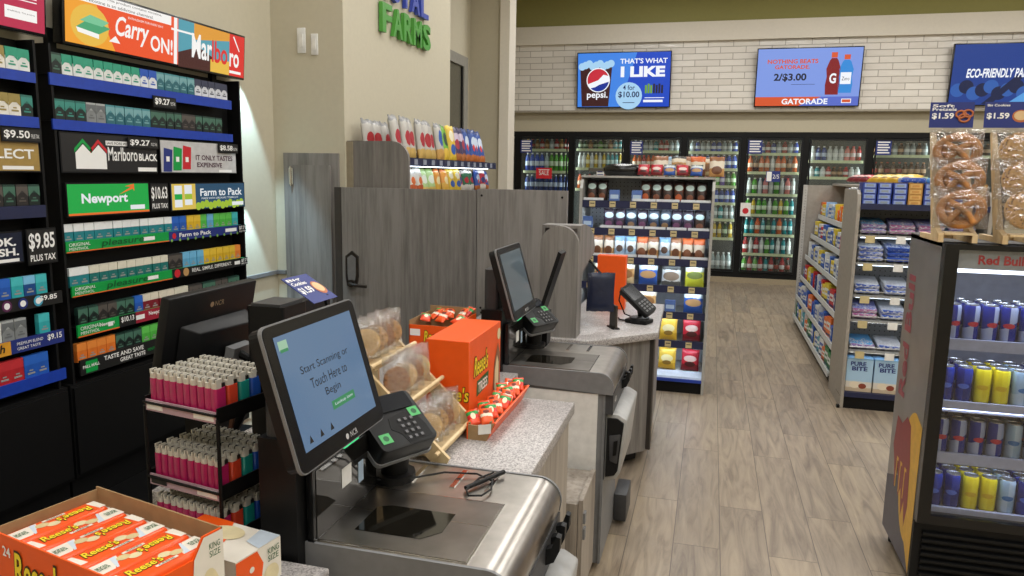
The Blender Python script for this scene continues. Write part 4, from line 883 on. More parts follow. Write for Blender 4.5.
# local: x -.167...167, y -.095...095
b=B(); b.box(-.167,.167,.092,.095,0,.19,0).box(-.167,-.164,-.095,.095,0,.185,0)
b.build('inner_wall',KRAFT,KS)
b=B().box(-.167,.167,-.095,-.092,0,.186,0); f=B(FF(0,-.0952,0)); f.text('24',-.13,.15,.022,.018,1,bold=.02); f.disc(-.15,.157,.008,1); brand(f,-.10,.105,.13,.062,2,3)
f.poly([(.05,.02),(.1,.03),(.115,.1),(.09,.13),(.06,.09)],4); 
n=len(b.v); b.v+=f.v; b.f+=[[i+n for i in q] for q in f.f]; b.m+=f.m; b.sm+=f.sm; b.build('front_panel',[ORG,INKW,INKY,INKB,WCH],KS)
b=B().prism([(-.095,0),(.095,0),(.095,.19),(.055,.19),(.035,.158),(-.095,.158)],'X',.164,.167,0); f=B(FR(.1673,0,0)); f.poly([(.02,.0),(.095,0),(.095,.188),(.056,.188),(.036,.157),(.03,.1)],1); f.disc(.065,.07,.022,4,.0014,ry=.06); f.text('KING',.066,.162,.022,.011,5,.0016); f.text('SIZE',.066,.148,.022,.011,5,.0016)
brand(f,-.07,.09,.085,.035,2,3)
n=len(b.v); b.v+=f.v; b.f+=[[i+n for i in q] for q in f.f]; b.m+=f.m; b.sm+=f.sm; b.build('side_panel',[ORG,CRM,INKY,INKB,WCH,GRN2],KS)
B().box(-.164,.164,-.092,.092,.114,.118).build('carton_floor',KRAFT,KS)
def king_pack(seed):
    t=thing('candy_pack','x','candy')
    b=B().box(-.0265,.0265,-.080,.080,-.0125,.0125).build('wrapper',ORG2,t,bevel=.008,seg=3)
    for sg in (-1,1): B().prism([(-.026,-.002)]+[(-.026+.0065*i,.0012*(i%2)) for i in range(9)]+[(.026,-.002)],'Y',*sorted((sg*.079,sg*.091))).build('crimped_end',CRM,t)
    Mt=Matrix.Translation((0,0,.0127))@Matrix.Rotation(R(90),4,'Z'); f=B(Mt)
    f.poly([(.028,-.018),(.078,-.018),(.078,.018),(.052,.018),(.044,.004),(.034,.0)],1,.0002); f.poly([(-.078,-.018),(-.062,-.018),(-.066,.018),(-.078,.018)],1,.0002)
    for u,v in ((.012,.008),(.026,-.002)): f.disc(u,v,.011,0 if u<.02 else 5,.0005+u*.01,ry=.009)
    brand(f,-.058,-.006,.06,.02,3,4,.0007); f.rect(-.02,.02,-.0165,-.0105,1,.0008); f.text('CREME',-.015,-.016,.028,.0045,2,.0012)
    f.rect(.052,.076,-.006,.008,1,.0006); f.text('KING',.053,.001,.02,.006,2,.001,bold=.02); f.text('SIZE',.053,-.006,.02,.006,2,.001,bold=.02); f.poly([(.03,-.018),(.04,-.018),(.05,.018),(.046,.018)],6,.0004)
    f.build('print',[WCH,CRM,GRN2,INKY,INKB,mat('cup print','#cdb98a',.5),SKY],t); return t
kps=[Proto(king_pack(1)),Proto(king_pack(2)),Proto(king_pack(3))]
MK=Matrix.Translation((-.953,.959,.81))@Matrix.Rotation(R(-12.6),4,'Z')
for i in range(6):
    for lay in (0,1):
        p=MK@Vector((-.137+.0548*i,.0+random.uniform(-.0005,.0005),.118+.0128+.0255*lay)); fl=(i+lay)%2
        kps[(i+lay)%3].put(p,(0,0,R(-12.6)+(math.pi if fl else 0)),f"orange king size cup pack, {ORD[i]} from left in the {'upper' if lay else 'lower'} layer of the front carton",'king size packs in the front carton')
K2B=thing('candy_carton','closed orange and white king size carton behind the open one, beside the lighter rack','box',(-.885,1.158,.811),rz=R(-10))
b=B().box(-.10,.10,-.058,.058,0,.082,0); f=B(Matrix.Translation((0,0,.0822))); f.poly([(-.1,-.058),(.04,-.058),(.02,.0),(-.02,.058),(-.1,.058)],1); f.disc(.0,.02,.04,2,.0014,ry=.025); f.poly([(.06,.01),(.1,.0),(.1,.058),(.05,.058)],4,.0013)
g=B(FR(.1003,0,0)); g.poly([(-.058,0),(.0,0),(.01,.05),(-.005,.08),(-.058,.08)],1); g.text('KING',.022,.06,.03,.012,3,.0014); g.text('SIZE',.022,.045,.028,.012,3,.0014); g.disc(.03,.018,.02,2,.0012); g.disc(-.02,.05,.006,0,.0016)
for q_ in (f,g): n=len(b.v); b.v+=q_.v; b.f+=[[i+n for i in q] for q in q_.f]; b.m+=q_.m; b.sm+=q_.sm
b.build('carton',[CRM,ORG,WCH,GRN2,SKY],K2B)

# ------------------------------------------------------------------ cookie rack on the counter
CEL=glass('crinkled cellophane',(.98,.98,.98),.10,.06,1.0,130,.02,.32)
def cookie_mat(n,c1,c2,sp):
    if n in _M: return _M[n]
    m,nt,p=base_mat(n); N=nt.nodes; L=nt.links; tc=N.new('ShaderNodeTexCoord'); v=N.new('ShaderNodeTexVoronoi'); v.inputs['Scale'].default_value=95
    L.new(tc.outputs['Object'],v.inputs['Vector']); rp=N.new('ShaderNodeValToRGB'); e=rp.color_ramp.elements; e[0].color=lin(c2); e[0].position=.2; e[1].color=lin(c1); e[1].position=.38
    L.new(v.outputs['Distance'],rp.inputs[0])
    if sp:
        mx=N.new('ShaderNodeMix'); mx.data_type='RGBA'; mx.inputs[0].default_value=.55; L.new(rp.outputs[0],mx.inputs[6]); L.new(v.outputs['Color'],mx.inputs[7])
        gt=N.new('ShaderNodeMath'); gt.operation='LESS_THAN'; gt.inputs[1].default_value=.33; L.new(v.outputs['Distance'],gt.inputs[0]); m3=N.new('ShaderNodeMath'); m3.operation='MULTIPLY'; m3.inputs[1].default_value=.6; L.new(gt.outputs[0],m3.inputs[0]); L.new(m3.outputs[0],mx.inputs[0]); L.new(mx.outputs[2],p.inputs['Base Color'])
    else: L.new(rp.outputs[0],p.inputs['Base Color'])
    p.inputs['Roughness'].default_value=.7; _M[n]=m; return m
CK=[('chocolate chip',cookie_mat('chip cookie','#c99a5e','#5a3820',0)),('sugar',cookie_mat('sugar cookie','#dcb77e','#c79d62',0)),('dark oatmeal',cookie_mat('oat cookie','#a9764a','#6e4426',0)),('sprinkled',cookie_mat('sprinkle cookie','#dfc08c','#e6d2b0',1))]
def cookie_bag(kind,seed):
    nm,m_=CK[kind]; t=thing('cookie_bag','x','cookies')
    for k in range(2):
        b=B(); b.lathe([(.0,-.005),(.03,-.005),(.041,-.003),(.044,.000),(.038,.003),(.02,.0045),(.001,.005)],n=20); 
        rnd=random.Random(seed+k); b.v=[v+Vector((rnd.uniform(-1,1),rnd.uniform(-1,1),rnd.uniform(-1,1)))*.0012 for v in b.v]
        o=b.build('cookie',m_,t,angle=80); o.rotation_euler=(R(90),0,0); o.location=(0,-.0055+.011*k,.046); o.scale=(.88,.88,1)
    w=bag_mesh('wrapper',.082,.116,.023,CEL,seed,1.1); w.parent=t; return Proto(t)
cps={k:cookie_bag(k,20+k) for k in range(4)}
rk=thing('cookie_rack','raw pine stepped counter rack with dowels holding bags of cookies','rack',(-.80,1.93,.82))
RAIL=[(.13,.035),(.035,.16),(-.055,.26)]   # local x,z
for y in (-.135,.135):
    B().prism([(.15,0),(.115,0),(-.20,.31),(-.175,.335),(.16,.02)],'Y',y-.006,y+.006).prism([(-.20,0),(-.172,0),(-.172,.32),(-.20,.30)],'Y',y-.006,y+.006).build('side_frame',PINE,rk)
for i,(x,z) in enumerate(RAIL):
    B().cyl((x,-.165,z),(x,.145,z),.0065,n=10).build('dowel',PINE,rk)
    B().box(x-.085,x-.005,-.129,.129,z-.02,z-.012).build('shelf_board',PINE,rk)
B().box(-.20,-.19,-.129,.129,.05,.09).build('cross_bar',PINE,rk)
B().tube([(-.195,-.1,.30),(-.22,-.1,.42),(-.215,-.1,.44)],.004).build('sign_post',BLK,rk)
kinds=[[1,0,2,0],[2,1,2,3],[1,0,2,1]]
for i,(x,z) in enumerate(RAIL):
    for j in range(4):
        k=kinds[2-i][j]; yaw=R(50); 
        cps[k].put((-.80+x-.044,1.93-.090+.0505*j,.82+z+.002),(R(-8),0,yaw),f"bag of {CK[k][0]} cookies, {ORD[j]} from left on the {('bottom','middle','top')[i]} step of the pine rack",'cookie bags on the pine rack')
def pricesign(name,label,M,parent,w,h,title,kind,pr='$1.59'):
    t=thing(name,label,'sign'); t.matrix_world=M
    B().box(0,w,0,h,-.002,0).build('card',INKN,t)
    f=B(); f.text(title[0],w*.05,h*.80,w*.5,h*.12,0,.001,bold=.02)
    if title[1]: f.text(title[1],w*.05,h*.66,w*.55,h*.12,0,.001,bold=.02)
    f.text(pr,w*.05,h*.32,w*.5,h*.26,0,.001,bold=.03)
    if kind=='pretzel':
        for k,(u,v,r) in enumerate(((.70,.52,.11),(.86,.55,.11),(.78,.38,.12))):
            pts=[(w*(u+r*math.cos(R(a))),h*(v+r*1.25*math.sin(R(a))),.003) for a in range(0,361,30)]; f.tube(pts,w*.026,6,1)
    else:
        f.disc(w*.8,h*.45,w*.19,1,.001,ry=h*.24); f.disc(w*.8,h*.47,w*.15,2,.0014,ry=h*.18)
    f.build('print',[INKW,mat('pretzel print','#b8683a',.5),mat('cookie print','#d9b98a',.5)],t); return t
pricesign('price_card','small navy cookie price card tilted back above the pine cookie rack',frame((-1.0,1.735,1.25),(0,1,0),(-.9,.02,.55)),None,.125,.115,('Big','Cookies'),'cookie')

# ------------------------------------------------------------------ orange cartons on the counter
def carton(label,x0,x1,y0,y1,z0,z1,fx=None,fy=None,mats=None):
    t=thing('candy_carton',label,'box',((x0+x1)/2,(y0+y1)/2,z0)); a,b_,h=(x1-x0)/2,(y1-y0)/2,z1-z0
    B().box(-a,a,-b_,b_,0,h).build('carton',ORG,t,bevel=.0015,seg=1)
    f=B(FR(a+.0003,0,0)); 
    if fx: fx(f,b_,h)
    g=B(FF(0,-b_-.0003,0)); 
    if fy: fy(g,a,h)
    n=len(f.v); f.v+=g.v; f.f+=[[i+n for i in q] for q in g.f]; f.m+=g.m; f.sm+=g.sm
    f.build('print',[INKY,INKB,INKW,GRN2,WCH,INKR,mat('milk chocolate print','#8a5a3a',.5)],t); return t
def fx_big(f,a,h):
    brand(f,-.13,.145,.15,.065,0,1,shear=.3); f.poly([(-.10,.075),(.03,.085),(.03,.13),(-.095,.125)],3,.0009); f.text('TREES',-.085,.083,.1,.034,2,.0014,bold=.02,shear=.1)
    f.poly([(.09,.0),(.165,.0),(.165,.16),(.14,.2),(.1,.14),(.085,.06)],6,.001); f.poly([(.1,.02),(.15,.02),(.15,.13),(.13,.16),(.105,.11)],4,.0012); f.disc(.15,.23,.02,4,.001)
carton('tall bright orange closed carton printed with a yellow wordmark on the counter',-.828,-.688,2.10,2.45,.82,1.09,fx_big,lambda f,a,h:brand(f,-.05,.08,.12,.045,0,1))
tr=thing('display_tray','low kraft display tray with flared orange front holding wrapped candies','tray',(-.635,2.215,.82))
B().prism([(-.022,0),(.035,0),(.05,.06),(.044,.06),(.03,.012),(-.016,.012),(-.016,.05),(-.022,.05)],'Y',-.21,-.2035).build('side_wall',KRAFT,tr)
B().prism([(-.022,0),(.035,0),(.058,.055),(.02,.045),(-.022,.045)],'Y',-.215,-.21).build('end_panel',KRAFT,tr)
B().prism([(-.022,0),(.035,0),(.058,.055),(.02,.045),(-.022,.045)],'Y',.21,.215).build('end_panel',ORG,tr)
B().prism([(.028,0),(.035,0),(.062,.055),(.057,.057)],'Y',-.21,.21).build('front_flap',ORG,tr)
B().box(-.02,.03,-.2095,.2095,.001,.004).build('tray_floor',KRAFT,tr); B().box(-.026,-.0225,-.215,-.1,0,.05).build('orange_back',ORG,tr)
o=B(frame((.03,-.2165,.022),(1,0,.2),(0,0,1))).rect(-.02,.02,0,.03,0).build('white_label',PAPER,tr)
CW=[print_mat('candy red green',[(0,'#e8481c'),(.35,'#d0282c'),(.6,'#2f9a4a'),(.8,'#e8481c')],(.5,.5,.2,.2,'#f4e9c8')),print_mat('candy orange white',[(0,'#ef5a1e'),(.4,'#efe3d0'),(.6,'#ef5a1e')],(.5,.7,.25,.12,'#7a2a1a'))]
cm=[bag_mesh('wrapped_candy',.055,.085,.016,CW[i],40+i,1.2) for i in range(2)]
used=[0,0]
for j in range(8):
  for i in range(2):
    k=(i+j)%2; o=cm[k] if not used[k] else cm[k].copy()
    if used[k]: COL.objects.link(o)
    used[k]=1; o.location=(-.642+.038*i,2.03+.051*j,.852+.010*i+random.uniform(0,.004)); o.scale=(.7,.7,.7); o.rotation_euler=(R(-58),R(random.uniform(-15,15)),R(15+random.uniform(-15,15)))
    tag(o,f"{('red and green','orange and white')[k]} wrapped candy, {ORD[j]} from near end, {('back','front')[i]} row of kraft display tray",'candy','wrapped candies in the kraft tray')
def fy_s(f,a,h): brand(f,-.005,.02,.075,.035,0,1); f.rect(-.088,-.05,.045,.075,2,.001); 
carton('orange carton at the bottom of the pair of stacked open cartons',-1.05,-.86,2.49,2.71,.82,.93,None,lambda f,a,h:(f.rect(-a,a,h*.75,h,3,.001),f.rect(-a*.3,a*.8,h*.8,h*.95,2,.0012)))
oc=thing('candy_carton','open orange carton of candies on top of its pair, behind the tall carton','box',(-.955,2.60,.93))
b=B().box(-.095,.095,-.11,-.107,0,.115,0); f=B(FF(0,-.1103,0)); brand(f,-.035,.055,.085,.042,1,2); f.rect(-.09,-.05,.075,.1,3,.001)
n=len(b.v); b.v+=f.v; b.f+=[[i+n for i in q] for q in f.f]; b.m+=f.m; b.sm+=f.sm; b.build('front_panel',[ORG,INKY,INKB,INKW],oc)
B().box(-.095,-.092,-.11,.11,0,.13).build('side_wall',KRAFT,oc); B().box(.092,.095,-.11,.11,0,.13).build('side_wall',ORG,oc); B().box(-.095,.095,.107,.11,0,.15).build('back_wall',KRAFT,oc); B().box(-.092,.092,-.107,.107,0,.07).build('carton_floor',KRAFT,oc)
for j in range(3):
  for i in range(3):
    o=cm[(i+j)%2].copy(); COL.objects.link(o); o.location=(-1.01+.055*i,2.55+.055*j,1.044+random.uniform(0,.006)); o.scale=(.7,.7,.7); o.rotation_euler=(R(-70+random.uniform(-10,20)),R(random.uniform(-20,20)),R(random.uniform(-40,40)))
    tag(o,f"{('red and green','orange and white')[(i+j)%2]} wrapped candy, {ORD[i]} from left in {('front','middle','rear')[j]} row of the open stacked carton",'candy','wrapped candies in the stacked open carton')

# ------------------------------------------------------------------ wood hood, bags and reader on the angled counter
wh=thing('bag_hood','grey laminate hood with rounded top standing on the angled counter','hood',(-.74,3.78,.76))
P=[(-.10,0),(.10,0),(.10,.48)]+[(.10-.1+.1*math.cos(R(a)),.48+.1*math.sin(R(a))) for a in range(15,90,15)]+[(0,.58)]+[(-.0+.1*math.cos(R(a)),.48+.1*math.sin(R(a))) for a in range(105,181,15)]
B().prism(P,'Y',-.06,-.02).build('front_panel',GWOOD,wh)
B().prism([(-.02,0),(.07,0),(.07,.32),(.47,.395),(.50,.43),(.44,.50),(.30,.555),(.12,.58),(-.02,.58)],'X',.085,.10).build('side_panel',GWOOD,wh)
B().prism([(-.02,0),(.07,0),(.07,.32),(.47,.395),(.50,.43),(.44,.50),(.30,.555),(.12,.58),(-.02,.58)],'X',-.10,-.085).build('side_panel',GWOOD,wh)
B().prism([(-.02,.565),(.12,.565),(.30,.54),(.43,.488),(.485,.43),(.50,.43),(.44,.50),(.30,.555),(.12,.58),(-.02,.58)],'X',-.085,.085).build('hood_top',GWOOD,wh)
B().cyl((-.0849,.25,.37),(.0849,.25,.37),.006,n=8).build('hanging_bar',BLK,wh)
sb=thing('shopping_bag_bundle','bundle of navy plastic shopping bags hanging under the wood hood','bag',(-.565,4.02,.862))
NB=mat('navy plastic bag','#1f2740',.25,var=.1,scale=12,bump=.5)
for i in range(6):
    o=bag_mesh('bag_sheet',.15,.21-.006*i,.02,NB,60+i,1.0); o.parent=sb; o.location=(-.006*i+.01,.016*i-.04,.004*(i%3)); o.rotation_euler=(R(-3+1.5*i),0,R(10+13*i))
B().tube([(-.068,.0,.27),(-.05,.0,.255),(.0,.0,.2)],.004).tube([(-.068,.03,.275),(-.05,.03,.25),(.01,.03,.19)],.004).build('hanger',BLK,sb)
ob=thing('floor_sign_carton','plain orange upright carton with a white notice standing on the angled counter','box',(-.585,4.68,.76))
B().box(-.09,.09,-.04,.04,0,.34).build('carton',ORG,ob,bevel=.002,seg=1)
B(FF(-.045,-.0405,.165)).rect(-.04,.035,-.09,.05,0,.0004).build('notice',PAPER,ob)
ub=thing('message_board','small dark board leaning upright beside the navy bags','board',(-.49,4.06,.76),rz=R(-62))
B().box(-.045,.045,-.006,.006,0,.13).build('panel',mat('dark brown board','#3a332c',.5),ub); B().box(-.05,.05,-.02,.02,0,.006).build('foot',BLK,ub)
cd=thing('card_reader','black card reader tilted on a round stand on the angled counter','card reader',(-.365,4.26,.76),rz=R(-20))
B().lathe([(.055,0),(.058,.012),(.05,.03),(.03,.034)],n=20).build('stand_base',BLKP,cd)
B().box(-.06,.06,-.05,.045,0,.022).build('base_plate',BLK,cd,bevel=.006)
B().cyl((.0,.01,.03),(-.01,.0,.10),.012).build('neck',BLKP,cd)
M=frame((-.012,-.004,.118),(.80,.0,-.60),(.28,.88,.38)); 
rdr=B(M).rbox(-.10,.10,-.04,.04,-.02,.014,.015).build('reader_body',BLKP,cd,bevel=.004)
B(M).rbox(-.085,.0,-.03,.03,.014,.0155,.006).build('reader_screen',mat('reader glass','#20242b',.1,spec=.7),rdr)
kk=B(M)
for i in range(3):
    for j in range(4): kk.box(.02+.018*j,.03+.018*j,-.026+.02*i,-.014+.02*i,.014,.017)
kk.build('keypad_keys',mat('key grey','#5d5d60',.4),rdr)
B().tube([(-.05,.02,.02),(-.10,.03,.03),(-.13,.02,.10),(-.11,.0,.17),(-.08,.0,.16)],.004).build('cable',BLK,cd)
B().tube([(-.05,-.01,.006),(-.10,-.02,.006),(-.13,.02,.006)],.004).build('cable',BLK,cd)

# ------------------------------------------------------------------ centre endcap of snack bags
GMET=mat('grey gondola metal','#a9a8a4',.45,.2); PEG=mat('grey pegboard','#8e9093',.5)
LED=em('shelf led cool','#dcecff',26.0)
def pegs(b,u0,u1,v0,v1,m,st=.03):
    u=u0+st/2
    while u<u1:
        v=v0+st/2
        while v<v1: b.poly([(u+.004*math.cos(k*math.pi/3),v+.004*math.sin(k*math.pi/3)) for k in range(6)],m,.0006); v+=st
        u+=st
ec=thing('snack_endcap','grey endcap shelf full of snack bags in the middle of the store','shelf unit',(-.465,5.5,0))
for x in (-.485,.465): B().prism([(0,0),(.42,0),(.42,1.58),(.10,1.58),(.04,1.56),(.0,1.50)],'X',x,x+.02).build('end_panel',GMET,ec)
b=B().box(-.465,.465,.40,.42,.0,1.58,0); b.M=FF(0,.3995,0); pegs(b,-.46,.46,1.2,1.57,1); b.build('back_panel',[mat('pale pegboard','#b9bdc2',.5),BLK],ec)
B().box(-.465,.465,.02,.4,.0,.08).build('kick_base',BLK,ec)
B().prism([(0,.09),(.08,.09),(.08,.155),(.012,.125)],'X',-.465,.465).build('base_lip',mat('deck lip with painted glow','#c3d2e6',.4),ec); B().box(-.465,.465,-.004,.0,.088,.112).build('blue_strip',BLUE,ec)  # pale blue in the lip colour stands for lamp glow on the white deck
B().box(-.465,.465,.08,.4,.08,.15).build('base_deck',WHT,ec)
ELIP=[1.362,1.161,.951,.753,.56,.344,.135]; WTRAY=mat('white card tray','#dfe4e8',.5)
for k,z in enumerate(ELIP[:-1]):
    s_=B().box(-.465,.465,.02,.4,z+.012,z+.03).build('shelf',GMET,ec)
    f=B().box(-.465,.465,.008,.02,z-.002,z+.052,0); g=B(FF(0,.0075,z))
    for i in range(6): u=-.39+.15*i; g.rect(u-.022,u+.022,.004,.046,1,.0006); g.rect(u-.016,u+.016,.026,.032,2,.001)
    n=len(f.v); f.v+=g.v; f.f+=[[i+n for i in q] for q in g.f]; f.m+=g.m; f.sm+=g.sm
    f.build('price_rail',[NAVY,mat('kraft price tag','#c9b98a',.5),INKK],s_)
    B().box(-.44,.44,.045,.055,z+.004,z+.011).build('shelf_lamp',LED,s_)
SN={'ch':(print_mat('snack dark',[(0,'#2b1d1a'),(.45,'#3a2622'),(.8,'#241a1c')],(.5,.68,.40,.13,'#b9d2cf'),(.5,.25,.3,.14,'#7a4a36')),'dark brown snack bag with pale oval'),
 'oc':(print_mat('snack rust',[(0,'#3a2018'),(.5,'#5a2c1c'),(.8,'#2a1a18')],(.5,.68,.40,.13,'#b9d2cf'),(.5,.25,.3,.16,'#b5562c')),'rust brown snack bag with pale oval'),
 'pu':(print_mat('snack plum',[(0,'#2f2435'),(.45,'#4a3a52'),(.8,'#2a2028')],(.5,.66,.42,.14,'#c3dedd'),(.5,.25,.3,.14,'#6d3f5e')),'plum snack bag with pale oval'),
 'bk':(print_mat('snack blue dark',[(0,'#22304a'),(.45,'#3d5266'),(.8,'#2b3038')],(.5,.66,.42,.14,'#cfe2e2'),(.5,.25,.3,.12,'#8a6a4a')),'slate blue snack bag with pale oval'),
 'tn':(print_mat('snack tan',[(0,'#b98a55'),(.4,'#e0d6c4'),(.75,'#8a5a36')],(.5,.3,.34,.2,'#6a3f24')),'tan nut snack bag'),
 'lb':(print_mat('snack ice',[(0,'#9fb9cf'),(.4,'#dde6ea'),(.75,'#7fa3bf')],(.5,.4,.3,.16,'#5a4438')),'pale blue snack bag'),
 'or':(print_mat('snack orange',[(0,'#5a3320'),(.35,'#d9cdb8'),(.7,'#c9622c')],(.5,.3,.34,.18,'#7a4a30')),'orange-topped snack bag'),
 'tb':(print_mat('trail tan',[(0,'#c9b58a'),(.3,'#b98f58'),(.66,'#d8cfba'),(.85,'#3a3a38')],(.5,.42,.4,.2,'#8a5f36')),'tan trail mix pouch'),
 'bb':(print_mat('trail blue',[(0,'#274f9c'),(.35,'#2f5fb5'),(.66,'#c9d3d8'),(.85,'#3a4a44')],(.5,.45,.42,.17,'#b0895a')),'blue trail mix pouch'),
 'wb':(print_mat('trail white',[(0,'#5a5a58'),(.2,'#d5d8d6'),(.7,'#2a2f2c')],(.5,.42,.42,.2,'#8a7a68')),'white and black trail mix pouch'),
 'yg':(print_mat('trail lime',[(0,'#c9d23a'),(.35,'#d8d84a'),(.66,'#cdd6d0'),(.85,'#2f3a34')],(.5,.5,.4,.16,'#7a8a4a')),'yellow-green trail mix pouch'),
 'ye':(print_mat('snack yellow',[(0,'#c9a02c'),(.3,'#e0bd45'),(.8,'#cfa838')],(.5,.5,.34,.17,'#e8dca6'),(.5,.3,.25,.1,'#8a6a2a')),'yellow snack pouch'),
 're':(print_mat('snack red',[(0,'#7a1822'),(.3,'#c0283a'),(.8,'#a81f2e')],(.5,.55,.36,.14,'#e0c9c2'),(.5,.3,.3,.12,'#4a1a1c')),'red snack pouch')}
SNM={}; cnt_={}
def snack(k,x,y,z,w,h,where,lean=-8,yaw=0,t=.035,cat='snack bag',grp='snack bags on the centre endcap'):
    key=(k,round(w,3),round(h,3))
    if key not in SNM: o=SNM[key]=bag_mesh('snack_bag',w,h,t,SN[k][0],len(SNM)+80,1.1)
    else: o=SNM[key].copy(); COL.objects.link(o)
    o.location=(x,y,z); o.rotation_euler=(R(lean),0,R(yaw)); tag(o,f"{SN[k][1]}, {where}",cat,grp)
def srow(k,codes,x0,pitch,w,h,word):
    z=ELIP[k]+.032
    for i,c in enumerate(codes.split()):
        if c=='-': continue
        snack(c,-.93+x0+pitch*i,5.5+.085+random.uniform(0,.012),z+.008,w,h,f"{ORD[i]} from left on centre endcap's {word} shelf",-10,random.uniform(-5,5))
def trays(k,spans):
    for a,b_ in spans: o=B().box(a,b_,.026,.03,ELIP[k]+.03,ELIP[k]+.07).build('tray_front',WTRAY,ec)
srow(0,'ch ch - - - oc ch ch oc ch ch',.055,.08,.078,.16,'top'); trays(0,[(-.46,-.31),(-.10,.07),(.075,.24),(.25,.46)])
srow(1,'- - pu pu bk pu bk bk pu pu ch',.025,.083,.081,.15,'second'); trays(1,[(-.33,-.17),(-.16,-.01),(0,.15),(.16,.3),(.31,.46)])
srow(2,'- tn tn lb lb or tn lb tn or or',.03,.083,.081,.158,'third'); trays(2,[(-.40,-.2),(-.19,-.05),(-.04,.1),(.11,.26),(.27,.46)])
srow(3,'tb tb bb wb yg',.16,.17,.14,.165,'fourth')
srow(4,'tb bb tb - bb',.16,.17,.14,.16,'fifth')
srow(5,'ye re ye ye re',.16,.17,.13,.17,'sixth')
for i,c in enumerate('re ye re ye re'.split()): snack(c,-.93+.16+.17*i,5.59,.158,.13,.16,f"{ORD[i]} from left on centre endcap's bottom deck",-10,random.uniform(-5,5))
for x,z,lb in ((-.235,1.397,'left blue divider card on the top endcap shelf'),(-.07,1.397,'right blue divider card on the top endcap shelf'),(-.43,1.196,'blue divider card at the left end of the second endcap shelf'),(.21,.595,'tall blue divider card on the fifth endcap shelf')):
    t=thing('divider_card',lb,'card',(-.465+x,5.56,z)); B().box(-.038,.038,0,.01,0,.095).build('card',mat('periwinkle card','#5a78b8',.5),t); B(FF(0,-.0003,0)).rect(-.03,.03,.03,.06,0).build('label',PALE,t)
# things on top of the endcap
lid=thing('dome_lid','black oval dome with a short arm lying on top of the centre endcap','lid',(-.66,5.70,1.58))
B().lathe([(.13,0),(.15,.03),(.152,.055),(.13,.078),(.07,.09),(.01,.093)],n=28,sq=.6).build('dome',BLKG,lid); B().rbox(-.26,-.12,-.03,.03,.03,.055,.01).build('arm',mat('dark bronze arm','#4a463f',.4),lid)
B().box(-.485,.485,.05,.42,1.58,1.595).build('top_board',GMET,ec)
lid.location.z=1.595
for i in range(7):
    k=('tn','lb','tb','tn','or','tb','tn','lb','tn')[i]
    snack(k,-.385+.068*i,5.74+.085*(i%2),1.60,.11,.15,f"{ORD[i]} from left in heap atop centre endcap",-14,random.uniform(-12,12),.035)
for i in range(5):
    snack(('re','re','bb','re','bb')[i],-.50+.095*i,5.60,1.605,.085,.085,f"{ORD[i]} from left along front edge atop centre endcap",-25,random.uniform(-10,10),.025)

# ------------------------------------------------------------------ right gondola and its endcap
PGM=mat('taupe gondola panel','#9c968d',.5)
ge=thing('cake_endcap','grey endcap shelf of wrapped cakes and white packs right of the aisle','shelf unit',(.955,5.5,0))
B().prism([(0,0),(.54,0),(.54,1.53),(.06,1.53),(.015,1.50),(0,1.42)],'X',0,.022).build('end_panel',PGM,ge)
B().prism([(0,0),(.36,0),(.36,1.53),(.06,1.53),(.015,1.50),(0,1.42)],'X',.80,.822).build('end_panel',PGM,ge)
b=B().box(.022,.80,.345,.36,0,1.53,0); b.M=FF(0,.3445,0); pegs(b,.03,.79,.15,1.4,1,.034); b.build('back_panel',[PEG,BLK],ge)
B().box(.022,.80,.01,.345,0,.085).build('kick_base',BLK,ge); B().box(-.02,.0,-.005,.03,.0,.02).build('corner_guard',BLK,ge)
B().box(.0,.002,.02,.2,.08,.085).build('bumper',BLK,ge)
B().box(.022,.80,.0,.345,.085,.12).build('base_deck',NAVY,ge)
s_=B().box(.022,.80,.0,.345,1.41,1.43).build('top_shelf',NAVY,ge); B().box(.022,.80,-.008,0,1.40,1.44).build('price_rail',NAVY,s_)
WIRE=mat('chrome wire','#b9bab9',.3,.8)
GS=[1.224,1.034,.807,.633,.416]
for z in GS:
    s_=B().box(.03,.79,.02,.345,z-.01,z).build('shelf',GMET,ge)
    w_=B().tube([(.03,.01,z+.03),(.79,.01,z+.03)],.003,6).tube([(.03,.01,z-.01),(.79,.01,z-.01)],.003,6)
    for i in range(14): w_.tube([(.04+.056*i,.01,z-.01),(.04+.056*i,.01,z+.03)],.002,5)
    w_.build('wire_fence',WIRE,s_)
    for i in range(4): B().box(.07+.19*i,.13+.19*i,-.002,.004,z-.05,z+.0).build('price_tag',PAPER if i%2 else mat('kraft price tag','#c9b98a',.5),s_)
    B().box(.05,.77,.05,.06,z-.02,z-.012).build('shelf_lamp',em('shelf led dim','#dcecff',6.0),s_)
